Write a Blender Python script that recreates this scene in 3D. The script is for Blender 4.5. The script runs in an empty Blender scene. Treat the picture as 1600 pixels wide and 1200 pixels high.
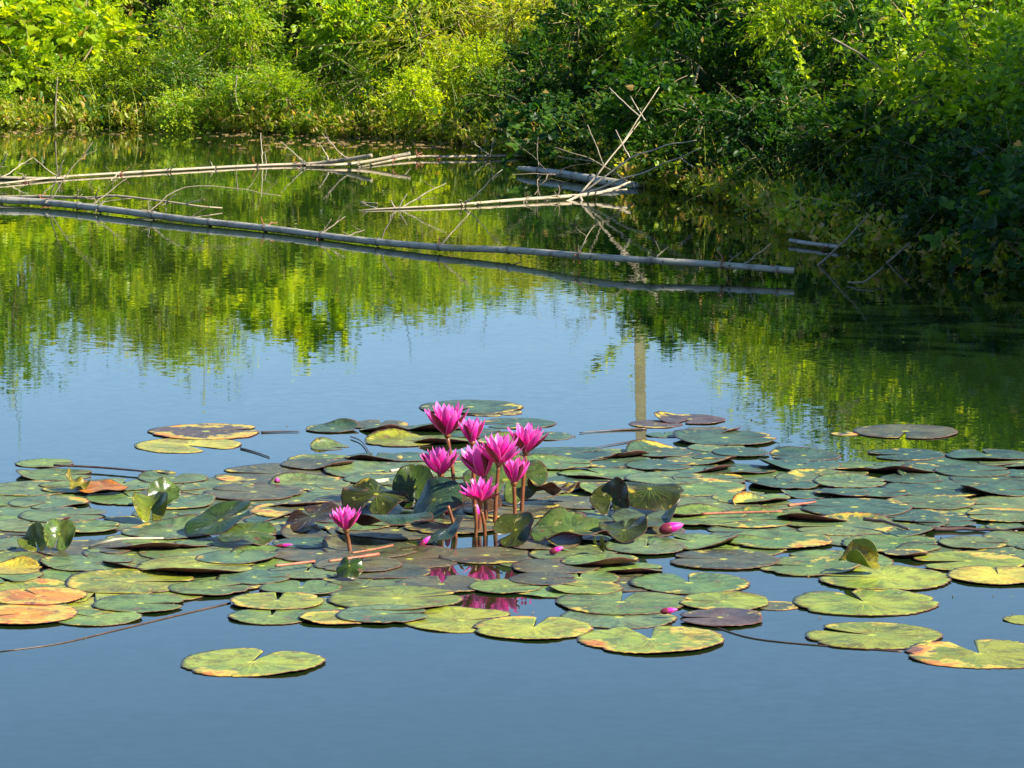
import bpy, math, random
import numpy as np
from mathutils import Vector, Matrix

R = math.radians
SC = bpy.context.scene
COL = SC.collection

# ------------------------------------------------------------------ camera, sky, sun, exposure
F, PITCH, CAMH = 5700.0, 7.45, 1.8          # focal length in photo pixels, degrees down, metres above the water
cam_d = bpy.data.cameras.new('camera')
cam_d.sensor_width = 36.0
cam_d.lens = 36.0 * F / 1600.0
cam_d.clip_start, cam_d.clip_end = 0.1, 2000
cam = bpy.data.objects.new('camera', cam_d)
cam.location = (0, 0, CAMH)
cam.rotation_euler = (R(90 - PITCH), 0, 0)
COL.objects.link(cam)
SC.camera = cam

SUN_AZ, SUN_EL = 114.0, 40.0                  # azimuth clockwise from the view direction (+Y)
world = bpy.data.worlds.new('World')
SC.world = world
world.use_nodes = True
wn = world.node_tree
bg = wn.nodes['Background']
sky = wn.nodes.new('ShaderNodeTexSky')
sky.sky_type = 'NISHITA'
sky.sun_disc = False
sky.sun_elevation = R(SUN_EL)
sky.sun_rotation = R(SUN_AZ)
sky.air_density, sky.dust_density, sky.ozone_density = 1.0, 0.0, 6.0
bg.inputs['Strength'].default_value = 0.085
wn.links.new(sky.outputs[0], bg.inputs['Color'])

sun_d = bpy.data.lights.new('sun', 'SUN')
sun_d.energy = 5.0
sun_d.angle = R(0.53)
sun_d.color = (1.0, 0.93, 0.80)
sun = bpy.data.objects.new('sun', sun_d)
sdir = Vector((math.sin(R(SUN_AZ)) * math.cos(R(SUN_EL)), math.cos(R(SUN_AZ)) * math.cos(R(SUN_EL)), math.sin(R(SUN_EL))))
sun.rotation_euler = sdir.to_track_quat('Z', 'Y').to_euler()
sun.location = sdir * 60
COL.objects.link(sun)

vs = SC.view_settings
vs.view_transform, vs.look, vs.gamma, vs.use_curve_mapping = 'Standard', 'None', 1.0, False
vs.exposure = 1.32
SC.cycles.max_bounces = 8
SC.cycles.transparent_max_bounces = 8
SC.cycles.use_denoising = True

# ------------------------------------------------------------------ helpers
def ray(px, py):
    u, v = (px - 800) / F, -(py - 600) / F
    c, s = math.cos(R(PITCH)), math.sin(R(PITCH))
    return Vector((u, c + v * s, -s + v * c))

def at(px, py, z=0.0):
    d = ray(px, py)
    t = (z - CAMH) / d.z
    return Vector((d.x * t, d.y * t, z))

def at_y(px, py, Y):
    d = ray(px, py)
    t = Y / d.y
    return Vector((d.x * t, Y, CAMH + d.z * t))

def pxm(px, py, z=0.0):                      # photo pixels per metre there
    return F / (at(px, py, z) - Vector((0, 0, CAMH))).length

def to_px(x, y):
    return 800 + F * x / y

def tag(o, label=None, cat=None, group=None, kind=None):
    if label: o['label'] = label
    if cat: o['category'] = cat
    if group: o['group'] = group
    if kind: o['kind'] = kind
    return o

def empty(name, loc, rz=0.0):
    o = bpy.data.objects.new(name, None)
    o.empty_display_size = 0.1
    o.location = loc
    o.rotation_euler = (0, 0, rz)
    COL.objects.link(o)
    return o

def link(name, me, parent=None):
    o = bpy.data.objects.new(name, me)
    COL.objects.link(o)
    if parent: o.parent = parent
    return o

def make_mesh(name, V, Fa, mats=(), mi=None, uv=None, attr=None, smooth=True):
    """V (n,3) ; Fa (m,k) array, or a list of such arrays ; uv per vertex ; attr dict of per-vertex floats"""
    me = bpy.data.meshes.new(name)
    V = np.asarray(V, dtype=np.float32)
    groups = Fa if isinstance(Fa, list) else [Fa]
    groups = [np.asarray(g, dtype=np.int32) for g in groups if len(g)]
    loops = np.concatenate([g.ravel() for g in groups])
    tot = np.concatenate([np.full(len(g), g.shape[1], dtype=np.int32) for g in groups])
    start = np.concatenate([[0], np.cumsum(tot)[:-1]]).astype(np.int32)
    me.vertices.add(len(V)); me.vertices.foreach_set('co', V.ravel())
    me.loops.add(len(loops)); me.loops.foreach_set('vertex_index', loops)
    me.polygons.add(len(tot))
    me.polygons.foreach_set('loop_start', start)
    me.polygons.foreach_set('loop_total', tot)
    if mi is not None: me.polygons.foreach_set('material_index', np.asarray(mi, dtype=np.int32))
    me.polygons.foreach_set('use_smooth', np.full(len(tot), smooth, dtype=bool))
    for m in mats: me.materials.append(m)
    if uv is not None:
        l = me.uv_layers.new(name='UVMap')
        l.data.foreach_set('uv', np.asarray(uv, dtype=np.float32)[loops].ravel())
    for k, a in (attr or {}).items():
        at_ = me.attributes.new(k, 'FLOAT', 'POINT')
        at_.data.foreach_set('value', np.asarray(a, dtype=np.float32))
    me.update(calc_edges=True)
    return me

class NT:
    """tiny node helper"""
    def __init__(self, name):
        self.m = bpy.data.materials.new(name)
        self.m.use_nodes = True
        self.t = self.m.node_tree
        self.t.nodes.clear()
        self.out = self.n('ShaderNodeOutputMaterial')
    def n(self, typ, **kw):
        nd = self.t.nodes.new(typ)
        for k, v in kw.items(): setattr(nd, k, v)
        return nd
    def l(self, a, b): self.t.links.new(a, b)
    def val(self, x, sock):
        if hasattr(x, 'is_linked') or hasattr(x, 'links'): self.l(x, sock)
        elif x is not None: sock.default_value = x
    def math(self, op, a, b=None, c=None, clamp=False):
        nd = self.n('ShaderNodeMath', operation=op, use_clamp=clamp)
        self.val(a, nd.inputs[0]); self.val(b, nd.inputs[1]); self.val(c, nd.inputs[2])
        return nd.outputs[0]
    def mix(self, f, a, b, mode='MIX'):
        nd = self.n('ShaderNodeMix', data_type='RGBA', blend_type=mode)
        self.val(f, nd.inputs[0])
        for x, s in ((a, nd.inputs[6]), (b, nd.inputs[7])):
            if isinstance(x, tuple): s.default_value = (*x, 1.0) if len(x) == 3 else x
            else: self.l(x, s)
        return nd.outputs[2]
    def noise(self, scale, detail=3, rough=0.55, vec=None, dist=0.0):
        nd = self.n('ShaderNodeTexNoise')
        nd.inputs['Scale'].default_value = scale; nd.inputs['Detail'].default_value = detail
        nd.inputs['Roughness'].default_value = rough; nd.inputs['Distortion'].default_value = dist
        if vec is not None: self.l(vec, nd.inputs['Vector'])
        return nd.outputs['Fac']
    def ramp(self, fac, stops):
        nd = self.n('ShaderNodeValToRGB')
        e = nd.color_ramp.elements
        while len(e) > 1: e.remove(e[0])
        e[0].position = stops[0][0]; c = stops[0][1]; e[0].color = (*c, 1) if isinstance(c, tuple) else (c, c, c, 1)
        for p, c in stops[1:]:
            x = e.new(p); x.color = (*c, 1) if isinstance(c, tuple) else (c, c, c, 1)
        self.l(fac, nd.inputs[0])
        return nd.outputs[0]
    def ss(self, x, lo, hi):
        nd = self.n('ShaderNodeMapRange', interpolation_type='SMOOTHSTEP')
        self.val(x, nd.inputs[0]); nd.inputs[1].default_value = lo; nd.inputs[2].default_value = hi
        return nd.outputs[0]
    def attr(self, name, typ='GEOMETRY'):
        nd = self.n('ShaderNodeAttribute', attribute_name=name, attribute_type=typ)
        return nd.outputs['Fac']
    def obj(self): return self.n('ShaderNodeTexCoord').outputs['Object']
    def bsdf(self, color, rough=0.5, spec=0.5, normal=None, **kw):
        b = self.n('ShaderNodeBsdfPrincipled')
        if isinstance(color, tuple): b.inputs['Base Color'].default_value = (*color, 1)
        else: self.l(color, b.inputs['Base Color'])
        self.val(rough, b.inputs['Roughness']); self.val(spec, b.inputs['Specular IOR Level'])
        if normal is not None: self.l(normal, b.inputs['Normal'])
        for k, v in kw.items(): self.val(v, b.inputs[k])
        return b.outputs[0]
    def bump(self, h, strength=0.3, dist=0.01):
        nd = self.n('ShaderNodeBump')
        nd.inputs['Strength'].default_value = strength; nd.inputs['Distance'].default_value = dist
        self.l(h, nd.inputs['Height'])
        return nd.outputs[0]
    def done(self, sh):
        self.l(sh, self.out.inputs['Surface'])
        return self.m
    def mixsh(self, f, a, b):
        nd = self.n('ShaderNodeMixShader')
        self.val(f, nd.inputs[0]); self.l(a, nd.inputs[1]); self.l(b, nd.inputs[2])
        return nd.outputs[0]

# ------------------------------------------------------------------ materials
def mat_water():
    t = NT('water')
    g = t.n('ShaderNodeNewGeometry').outputs['Position']
    def wave(scale, amp, stretch=(1, 1, 1)):
        mp = t.n('ShaderNodeMapping'); mp.inputs['Scale'].default_value = stretch
        t.l(g, mp.inputs[0])
        nz = t.n('ShaderNodeTexNoise'); nz.inputs['Scale'].default_value = scale; nz.inputs['Detail'].default_value = 1.5
        t.l(mp.outputs[0], nz.inputs['Vector'])
        s = t.n('ShaderNodeVectorMath', operation='SUBTRACT'); t.l(nz.outputs['Color'], s.inputs[0]); s.inputs[1].default_value = (.5, .5, .5)
        k = t.n('ShaderNodeVectorMath', operation='SCALE'); t.l(s.outputs[0], k.inputs[0])
        t.val(amp, k.inputs['Scale'])
        return k.outputs[0]
    # patches where a breath of wind roughens the surface
    patch = t.ss(t.noise(0.35, 2, .5, g), .42, .68)
    a1 = t.math('MULTIPLY_ADD', patch, .006, .008)
    w = t.n('ShaderNodeVectorMath', operation='ADD')
    t.l(wave(21.0, a1, (1, 1.3, 1)), w.inputs[0]); t.l(wave(2.2, .0022), w.inputs[1])
    w3 = t.n('ShaderNodeVectorMath', operation='ADD')
    t.l(w.outputs[0], w3.inputs[0]); t.l(wave(38.0, t.math('MULTIPLY', patch, .003)), w3.inputs[1])
    fl = t.n('ShaderNodeVectorMath', operation='MULTIPLY'); t.l(w3.outputs[0], fl.inputs[0]); fl.inputs[1].default_value = (.6, 1.7, 0)
    ad = t.n('ShaderNodeVectorMath', operation='ADD'); t.l(fl.outputs[0], ad.inputs[0]); ad.inputs[1].default_value = (0, 0, 1)
    no = t.n('ShaderNodeVectorMath', operation='NORMALIZE'); t.l(ad.outputs[0], no.inputs[0])
    murk = t.mix(t.noise(0.5, 4, .6, g), (.006, .015, .003), (.009, .022, .005))
    sh = t.bsdf(murk, .015, .5, no.outputs[0], IOR=1.58)
    return t.done(sh)

def mat_ground():
    t = NT('bank soil')
    c = t.ramp(t.noise(3.0, 6, .65, t.obj()), [(.3, (.018, .022, .008)), (.5, (.035, .045, .012)), (.7, (.07, .055, .03))])
    return t.done(t.bsdf(c, .9, .2, t.bump(t.noise(14, 5, .6, t.obj()), .6, .05)))

def mat_leaf(name, dark, mid, light, trans=.45, dead=(.30, .20, .06), rough=.42, gloss=.35):
    """leaf colour varies leaf by leaf through the mesh attribute 'hue'"""
    t = NT(name)
    h = t.attr('hue')
    rnd = t.n('ShaderNodeObjectInfo').outputs['Random']
    h2 = t.math('MULTIPLY_ADD', t.math('SUBTRACT', rnd, .5), .06, h)
    c = t.ramp(h2, [(0.0, dark), (.45, mid), (.86, light), (.965, light), (.98, dead)])
    front = t.bsdf(c, rough, gloss)
    tr = t.n('ShaderNodeBsdfTranslucent')
    hs = t.n('ShaderNodeMix', data_type='RGBA', blend_type='MULTIPLY'); hs.inputs[0].default_value = 1.0
    t.l(c, hs.inputs[6]); hs.inputs[7].default_value = (3.0, 2.5, .7, 1)
    t.l(hs.outputs[2], tr.inputs['Color'])
    return t.done(t.mixsh(trans, front, tr.outputs[0]))

def mat_simple(name, c1, c2, scale=8, rough=.7, spec=.3, bump=.3, stretch=None):
    t = NT(name)
    v = t.obj()
    if stretch:
        mp = t.n('ShaderNodeMapping'); mp.inputs['Scale'].default_value = stretch; t.l(v, mp.inputs[0]); v = mp.outputs[0]
    f = t.noise(scale, 5, .6, v)
    return t.done(t.bsdf(t.mix(t.ss(f, .3, .7), c1, c2), rough, spec, t.bump(f, bump, .004)))

def mat_bamboo(name, pale, dark, stain):
    t = NT(name)
    uv = t.n('ShaderNodeTexCoord').outputs['UV']
    mp = t.n('ShaderNodeMapping'); mp.inputs['Scale'].default_value = (7, 1.2, 1); t.l(uv, mp.inputs[0])
    f = t.noise(3.0, 5, .6, mp.outputs[0])
    c = t.mix(t.ss(f, .3, .72), pale, dark)
    c = t.mix(t.ss(t.noise(1.7, 3, .6, uv), .56, .68), c, stain)
    gz = t.n('ShaderNodeNewGeometry').outputs['Position']; sz = t.n('ShaderNodeSeparateXYZ'); t.l(gz, sz.inputs[0])
    c = t.mix(t.ss(t.math('MULTIPLY_ADD', f, .02, sz.outputs[2]), .024, .012), c, (.045, .045, .02))
    c = t.mix(t.math('MULTIPLY', t.ss(t.noise(9.0, 5, .7, t.obj()), .52, .6), .5), c, (.09, .08, .05))
    nd = t.attr('node')
    c = t.mix(nd, c, (.05, .04, .03))
    c = t.mix(t.ss(t.noise(40, 2, .5, t.obj()), .66, .72), c, (.06, .05, .04))
    return t.done(t.bsdf(c, .5, .45, t.bump(f, .25, .003)))

def mat_pad(name='lily pad skin', trans=0.0, rough=.42):
    t = NT(name)
    oi = t.n('ShaderNodeObjectInfo')
    uvn = t.n('ShaderNodeUVMap').outputs[0]
    sx = t.n('ShaderNodeSeparateXYZ'); t.l(uvn, sx.inputs[0])
    u, v = sx.outputs[0], sx.outputs[1]
    oc = t.obj()
    off = t.n('ShaderNodeVectorMath', operation='ADD')
    rv = t.n('ShaderNodeCombineXYZ'); t.l(t.math('MULTIPLY', oi.outputs['Random'], 40.0), rv.inputs[0]); t.l(t.math('MULTIPLY', oi.outputs['Random'], 23.0), rv.inputs[1])
    t.l(oc, off.inputs[0]); t.l(rv.outputs[0], off.inputs[1])
    oc = off.outputs[0]
    base = oi.outputs['Color']
    age = oi.outputs['Alpha']
    n1 = t.noise(5.0, 4, .6, oc)
    n2 = t.noise(16.0, 5, .62, oc)
    n3 = t.noise(70.0, 3, .6, oc)
    # broad soft tone change across a pad, greyer or duller patches
    c = t.mix(t.ss(n1, .40, .60), t.mix(1.0, base, (1.15, 1.08, .9), 'MULTIPLY'), t.mix(1.0, base, (.58, .68, .78), 'MULTIPLY'))
    c = t.mix(t.math('MULTIPLY', t.ss(n2, .5, .66), .6), c, t.mix(1.0, base, (.82, .55, .5), 'MULTIPLY'))
    pv = t.n('ShaderNodeCombineXYZ'); t.l(t.math('MULTIPLY', u, 34.0), pv.inputs[0]); t.l(t.math('MULTIPLY', v, 2.2), pv.inputs[1]); t.l(t.math('MULTIPLY', oi.outputs['Random'], 50.0), pv.inputs[2])
    rad_n = t.noise(1.0, 4, .65, pv.outputs[0])
    c = t.mix(t.math('MULTIPLY', t.ss(rad_n, .47, .62), t.ss(v, .12, .5)), c, t.mix(1.0, c, (.62, .64, .62), 'MULTIPLY'))
    c = t.mix(t.math('MULTIPLY', t.ss(rad_n, .45, .30), .5), c, t.mix(1.0, c, (1.3, 1.2, .9), 'MULTIPLY'))
    # veins: pale radial lines that fade out
    vf = t.math('ABSOLUTE', t.math('SUBTRACT', t.math('FRACT', t.math('MULTIPLY_ADD', n1, .35, t.math('MULTIPLY', u, 19.0))), .5))
    wd = t.math('MULTIPLY_ADD', v, -.03, .075)
    vein = t.math('MULTIPLY', t.math('LESS_THAN', t.math('MULTIPLY', vf, t.math('MULTIPLY_ADD', v, 1.6, .2)), wd), t.ss(v, .95, .25))
    c = t.mix(t.math('MULTIPLY', vein, .7 if trans else .5), c, (.17, .23, .03) if trans else t.mix(1.0, base, (1.55, 1.5, 1.1), 'MULTIPLY'))
    # ageing from the rim inwards: yellow, then orange-brown
    rimn = t.math('ADD', t.math('MULTIPLY_ADD', v, .62, .38), t.math('MULTIPLY', t.math('SUBTRACT', n2, .5), 1.0))
    rimn = t.math('ADD', rimn, t.math('ADD', t.math('MULTIPLY', t.math('SUBTRACT', n1, .5), 2.3), t.math('MULTIPLY', t.math('SUBTRACT', rad_n, .5), .8)))
    ag = t.math('ADD', rimn, t.math('MULTIPLY', age, 1.0))
    c = t.mix(t.ss(ag, 1.24, 1.46), c, (.42, .34, .04))
    c = t.mix(t.ss(ag, 1.50, 1.66), c, (.55, .20, .03))
    c = t.mix(t.ss(ag, 1.75, 1.85), c, (.16, .07, .04))
    # dull film and dirt with crisp borders, small pale scars
    n4 = t.noise(9.0, 6, .72, oc, .6)
    c = t.mix(t.math('MULTIPLY', t.ss(n4, .53, .58), .75), c, t.mix(1.0, c, (.62, .50, .42), 'MULTIPLY'))
    c = t.mix(t.math('MULTIPLY', t.ss(t.noise(34.0, 4, .7, oc), .63, .67), .7), c, (.36, .33, .12))
    # specks, nibbled spots
    sp = t.math('MULTIPLY', t.ss(n3, .62, .68), t.ss(n2, .42, .55))
    c = t.mix(t.math('MULTIPLY', sp, .8), c, (.05, .035, .02))
    vo = t.n('ShaderNodeTexVoronoi'); vo.inputs['Scale'].default_value = 13; t.l(oc, vo.inputs['Vector'])
    c = t.mix(t.math('MULTIPLY', t.ss(vo.outputs['Distance'], .17, .10), t.ss(n1, .44, .54)), c, (.14, .075, .04))
    # yellow point where the stalk joins
    c = t.mix(t.ss(t.math('MULTIPLY_ADD', n3, .05, v), .125, .06), c, (.40, .42, .04))
    c = t.mix(t.ss(t.math('MULTIPLY_ADD', t.math('SUBTRACT', n3, .5), .16, v), .965, .99), c, (.10, .04, .025))
    hgt = t.math('ADD', t.math('MULTIPLY', n2, .5), t.math('ADD', t.math('MULTIPLY', vein, -.35), t.math('MULTIPLY', n3, .12)))
    nrm = t.bump(hgt, .8, .007)
    sh = t.bsdf(c, t.math('MULTIPLY_ADD', n2, .25, rough - .12), .5, nrm)
    if trans:
        tr = t.n('ShaderNodeBsdfTranslucent')
        t.l(t.mix(1.0, c, (1.7, 1.9, .5), 'MULTIPLY'), tr.inputs['Color'])
        sh = t.mixsh(trans, sh, tr.outputs[0])
    return t.done(sh)

def mat_petal():
    t = NT('pink petal')
    uv = t.n('ShaderNodeUVMap').outputs[0]
    sx = t.n('ShaderNodeSeparateXYZ'); t.l(uv, sx.inputs[0])
    h = t.noise(3, 2, .5, t.obj())
    c = t.ramp(sx.outputs[1], [(0, (.9, .14, .20)), (.16, (.80, .008, .24)), (.6, (.95, .035, .50)), (1, (1.0, .26, .72))])
    mp = t.n('ShaderNodeMapping'); mp.inputs['Scale'].default_value = (26, 1.5, 1); t.l(uv, mp.inputs[0])
    st = t.noise(1.0, 2, .5, mp.outputs[0])
    c = t.mix(t.math('MULTIPLY', t.ss(st, .46, .64), .55), c, (.50, .002, .17))
    rn = t.n('ShaderNodeObjectInfo').outputs['Random']
    c = t.mix(t.math('MULTIPLY', rn, .35), c, (.62, .006, .24))
    edge = t.math('ABSOLUTE', t.math('SUBTRACT', sx.outputs[0], .5))
    c = t.mix(t.math('MULTIPLY', t.ss(edge, .36, .5), .5), c, (1.0, .38, .72))
    tr = t.n('ShaderNodeBsdfTranslucent'); t.l(c, tr.inputs['Color'])
    return t.done(t.mixsh(.32, t.bsdf(c, .4, .4), tr.outputs[0]))

def mat_sepal():
    t = NT('sepal')
    uv = t.n('ShaderNodeUVMap').outputs[0]
    sx = t.n('ShaderNodeSeparateXYZ'); t.l(uv, sx.inputs[0])
    back = t.n('ShaderNodeNewGeometry').outputs['Backfacing']
    edge = t.math('ABSOLUTE', t.math('SUBTRACT', sx.outputs[0], .5))
    outer = t.mix(t.ss(edge, .40, .5), (.17, .022, .040), (.62, .02, .20))
    c = t.mix(back, outer, (.70, .03, .32))
    tr = t.n('ShaderNodeBsdfTranslucent'); t.l(c, tr.inputs['Color'])
    return t.done(t.mixsh(.25, t.bsdf(c, .45, .35), tr.outputs[0]))

M = {
    'water': mat_water(), 'ground': mat_ground(),
    'pad': mat_pad(), 'raised': mat_pad('raised leaf skin', .38, .26),
    'under': mat_simple('pad underside', (.075, .02, .018), (.13, .045, .03), 30, .5, .4),
    'under_green': mat_simple('young leaf underside', (.16, .20, .03), (.10, .13, .02), 30, .4, .4),
    'petal': mat_petal(), 'sepal': mat_sepal(),
    'stem': mat_simple('flower stalk', (.12, .035, .012), (.22, .075, .022), 30, .4, .5, .1),
    'stamen': mat_simple('stamens', (.55, .12, .10), (.75, .25, .12), 60, .6),
    'twig': mat_simple('dry twig', (.30, .25, .17), (.18, .14, .09), 30, .8, .2),
    'palewood': mat_simple('pale dry stick', (.50, .43, .31), (.30, .24, .16), 25, .75, .2),
    'darkwood': mat_simple('dark wet stick', (.045, .028, .022), (.10, .055, .04), 25, .4, .5),
    'redstalk': mat_simple('red brown stalk', (.38, .14, .06), (.22, .06, .04), 25, .5, .4),
    'bamboo_grey': mat_bamboo('weathered grey bamboo', (.46, .43, .34), (.20, .185, .15), (.28, .23, .07)),
    'bamboo_tan': mat_bamboo('pale tan bamboo', (.50, .42, .27), (.27, .20, .12), (.45, .30, .06)),
    'concrete': mat_simple('pole concrete', (.44, .38, .22), (.30, .26, .15), 6, .9, .1, .4),
    'branch': mat_simple('shrub stems', (.16, .12, .06), (.34, .28, .14), 12, .85, .1),
    'leaf_yellow': mat_leaf('yellow green leaves', (.07, .13, .005), (.21, .32, .010), (.38, .48, .02)),
    'leaf_green': mat_leaf('fresh green leaves', (.035, .095, .005), (.15, .28, .008), (.36, .45, .015)),
    'leaf_dark': mat_leaf('deep green shade-toned leaves', (.008, .034, .006), (.020, .072, .008), (.08, .16, .012), trans=.42, gloss=.2),  # deep green, darkened further to paint shade low on banks and in hollows
    'leaf_olive': mat_leaf('olive fine leaves', (.07, .11, .010), (.17, .23, .018), (.32, .35, .03)),
    'grass': mat_leaf('waterside grass', (.09, .13, .015), (.17, .24, .02), (.30, .34, .04), dead=(.42, .30, .12)),
}

# ------------------------------------------------------------------ shore line and ground
SHORE_PX = [(-700, 205), (-350, 204), (0, 200), (200, 201), (360, 206), (500, 211), (640, 216), (760, 228), (830, 243),
            (950, 272), (1060, 298), (1160, 318), (1225, 342), (1290, 374), (1370, 398), (1470, 411), (1600, 432), (1800, 475)]
shore = [at(x, y) for x, y in SHORE_PX]
VIS = np.array([(p.x, p.y) for p in shore])
LOOP = np.array([(p.x, p.y) for p in shore] + [(4.2, 13.0), (5.2, 8.0), (5.0, 4.0), (2.5, 2.6), (0, 2.3), (-4, 2.6), (-9, 5), (-13, 12), (-13.5, 20), (-12, 26), (-9.5, 28.6)])

def seg_dist(P, poly, closed=True):
    A = poly; B = np.roll(poly, -1, 0) if closed else None
    if not closed: A, B = poly[:-1], poly[1:]
    best = np.full(len(P), 1e9)
    for a, b in zip(A, B):
        ab = b - a
        t = np.clip(((P - a) @ ab) / max(ab @ ab, 1e-9), 0, 1)
        d = np.linalg.norm(P - (a + t[:, None] * ab), axis=1)
        best = np.minimum(best, d)
    return best

def inside(P, poly):
    x, y = P[:, 0], P[:, 1]
    r = np.zeros(len(P), bool)
    for (x1, y1), (x2, y2) in zip(poly, np.roll(poly, -1, 0)):
        c = ((y1 > y) != (y2 > y)) & (x < (x2 - x1) * (y - y1) / ((y2 - y1) + 1e-12) + x1)
        r ^= c
    return r

def vnoise(P, s, seed=0):
    return (np.sin(P[:, 0] * s + seed) * np.cos(P[:, 1] * s * 1.3 + seed * 2.1) + .5 * np.sin(P[:, 0] * s * 2.3 + P[:, 1] * s * 1.9 + seed * 3.3)) / 1.5

def ground_h(P):
    P = np.asarray(P, float).reshape(-1, 2)
    d = seg_dist(P, LOOP)
    ins = inside(P, LOOP)
    s = np.clip(d / 3.6, 0, 1); s = s * s * (3 - 2 * s)
    far = np.clip((P[:, 1] - 9) / 6, 0, 1)
    top = .25 + .55 * far
    out = -.03 + top * s + .04 * vnoise(P, 2.1) * np.clip(d, 0, 1)
    return np.where(ins, -np.clip(.05 + d * .4, 0, 1.1), out)

def grid_axis(lo, hi, dense_lo, dense_hi, step):
    a = list(np.arange(dense_lo, dense_hi + 1e-6, step))
    x, s = dense_hi, step
    while x < hi: s *= 1.35; x += s; a.append(min(x, hi))
    x, s = dense_lo, step; b = []
    while x > lo: s *= 1.35; x -= s; b.append(max(x, lo))
    return np.array(b[::-1] + a)
gx = grid_axis(-900, 900, -14, 8, .3); gy = grid_axis(-300, 1500, -1, 40, .3)
XX, YY = np.meshgrid(gx, gy)
P2 = np.stack([XX.ravel(), YY.ravel()], 1)
ZZ = ground_h(P2)
nx, ny = len(gx), len(gy)
ii = (np.arange(ny - 1)[:, None] * nx + np.arange(nx - 1)[None]).ravel()
gf = np.stack([ii, ii + 1, ii + nx + 1, ii + nx], 1)
g = link('ground', make_mesh('ground', np.column_stack([P2, ZZ]), gf, [M['ground']]))
tag(g, kind='structure')

wv = np.array([(-15, 1.5, 0), (6.5, 1.5, 0), (6.5, 34, 0), (-15, 34, 0)], float)
wx = np.linspace(-15, 6.5, 30); wy = np.linspace(1.5, 34, 40)
WX, WY = np.meshgrid(wx, wy)
jj = (np.arange(39)[:, None] * 30 + np.arange(29)[None]).ravel()
w = link('water', make_mesh('water', np.stack([WX.ravel(), WY.ravel(), WX.ravel() * 0], 1), np.stack([jj, jj + 1, jj + 31, jj + 30], 1), [M['water']]))
tag(w, kind='structure')

# ------------------------------------------------------------------ tubes
def smooth_path(pts, n):
    P = [np.array(p, float) for p in pts]
    if len(P) == 2: return np.array([P[0] + (P[1] - P[0]) * t for t in np.linspace(0, 1, n)])
    P = [2 * P[0] - P[1]] + P + [2 * P[-1] - P[-2]]
    out = []
    S = len(P) - 3
    for t in np.linspace(0, S, n):
        i = min(int(t), S - 1); f = t - i
        a, b, c, d = P[i:i + 4]
        out.append(.5 * ((2 * b) + (-a + c) * f + (2 * a - 5 * b + 4 * c - d) * f * f + (-a + 3 * b - 3 * c + d) * f ** 3))
    return np.array(out)

def tube_arrays(P, rad, ns=8, cap=True):
    P = np.asarray(P, float); n = len(P)
    rad = np.broadcast_to(np.asarray(rad, float), (n,))
    T = np.gradient(P, axis=0); T /= np.linalg.norm(T, axis=1)[:, None] + 1e-12
    up = np.array([0, 0, 1.0]) if abs(T[0][2]) < .9 else np.array([1.0, 0, 0])
    A = np.cross(T, up); A /= np.linalg.norm(A, axis=1)[:, None] + 1e-12
    B = np.cross(A, T)
    ang = np.arange(ns) * 2 * np.pi / ns
    V = P[:, None] + rad[:, None, None] * (np.cos(ang)[None, :, None] * A[:, None] + np.sin(ang)[None, :, None] * B[:, None])
    V = V.reshape(-1, 3)
    q = []
    for i in range(n - 1):
        for j in range(ns):
            k = (j + 1) % ns
            q.append((i * ns + j, i * ns + k, (i + 1) * ns + k, (i + 1) * ns + j))
    tri = []
    if cap:
        V = np.vstack([V, P[0], P[-1]])
        for j in range(ns):
            k = (j + 1) % ns
            tri.append((n * ns, k, j)); tri.append((n * ns + 1, (n - 1) * ns + j, (n - 1) * ns + k))
    L = np.concatenate([[0], np.cumsum(np.linalg.norm(np.diff(P, axis=0), axis=1))])
    uv = np.stack([np.tile(np.arange(ns) / ns, n), np.repeat(L, ns)], 1)
    if cap: uv = np.vstack([uv, [.5, 0], [.5, L[-1]]])
    return V, np.array(q), np.array(tri, dtype=int).reshape(-1, 3), uv

def tube_mesh(name, P, rad, mat, ns=8, node=None):
    V, q, tri, uv = tube_arrays(P, rad, ns)
    attr = None
    if node is not None:
        a = np.repeat(node, ns); a = np.append(a, [0, 0]); attr = {'node': a}
    return make_mesh(name, V, [q, tri], [mat], uv=uv, attr=attr)

def crooked(p0, p1, rng, n=10, amp=.03, sag=0.0):
    p0, p1 = np.array(p0, float), np.array(p1, float)
    L = np.linalg.norm(p1 - p0)
    t = np.linspace(0, 1, n)
    P = p0 + (p1 - p0) * t[:, None]
    for ax in range(3):
        w_ = np.cumsum(rng.normal(0, 1, n)); w_ -= w_[0] + (w_[-1] - w_[0]) * t
        P[:, ax] += w_ * amp * L / math.sqrt(n)
    P[:, 2] += sag * L * 4 * t * (1 - t)
    return P

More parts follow.
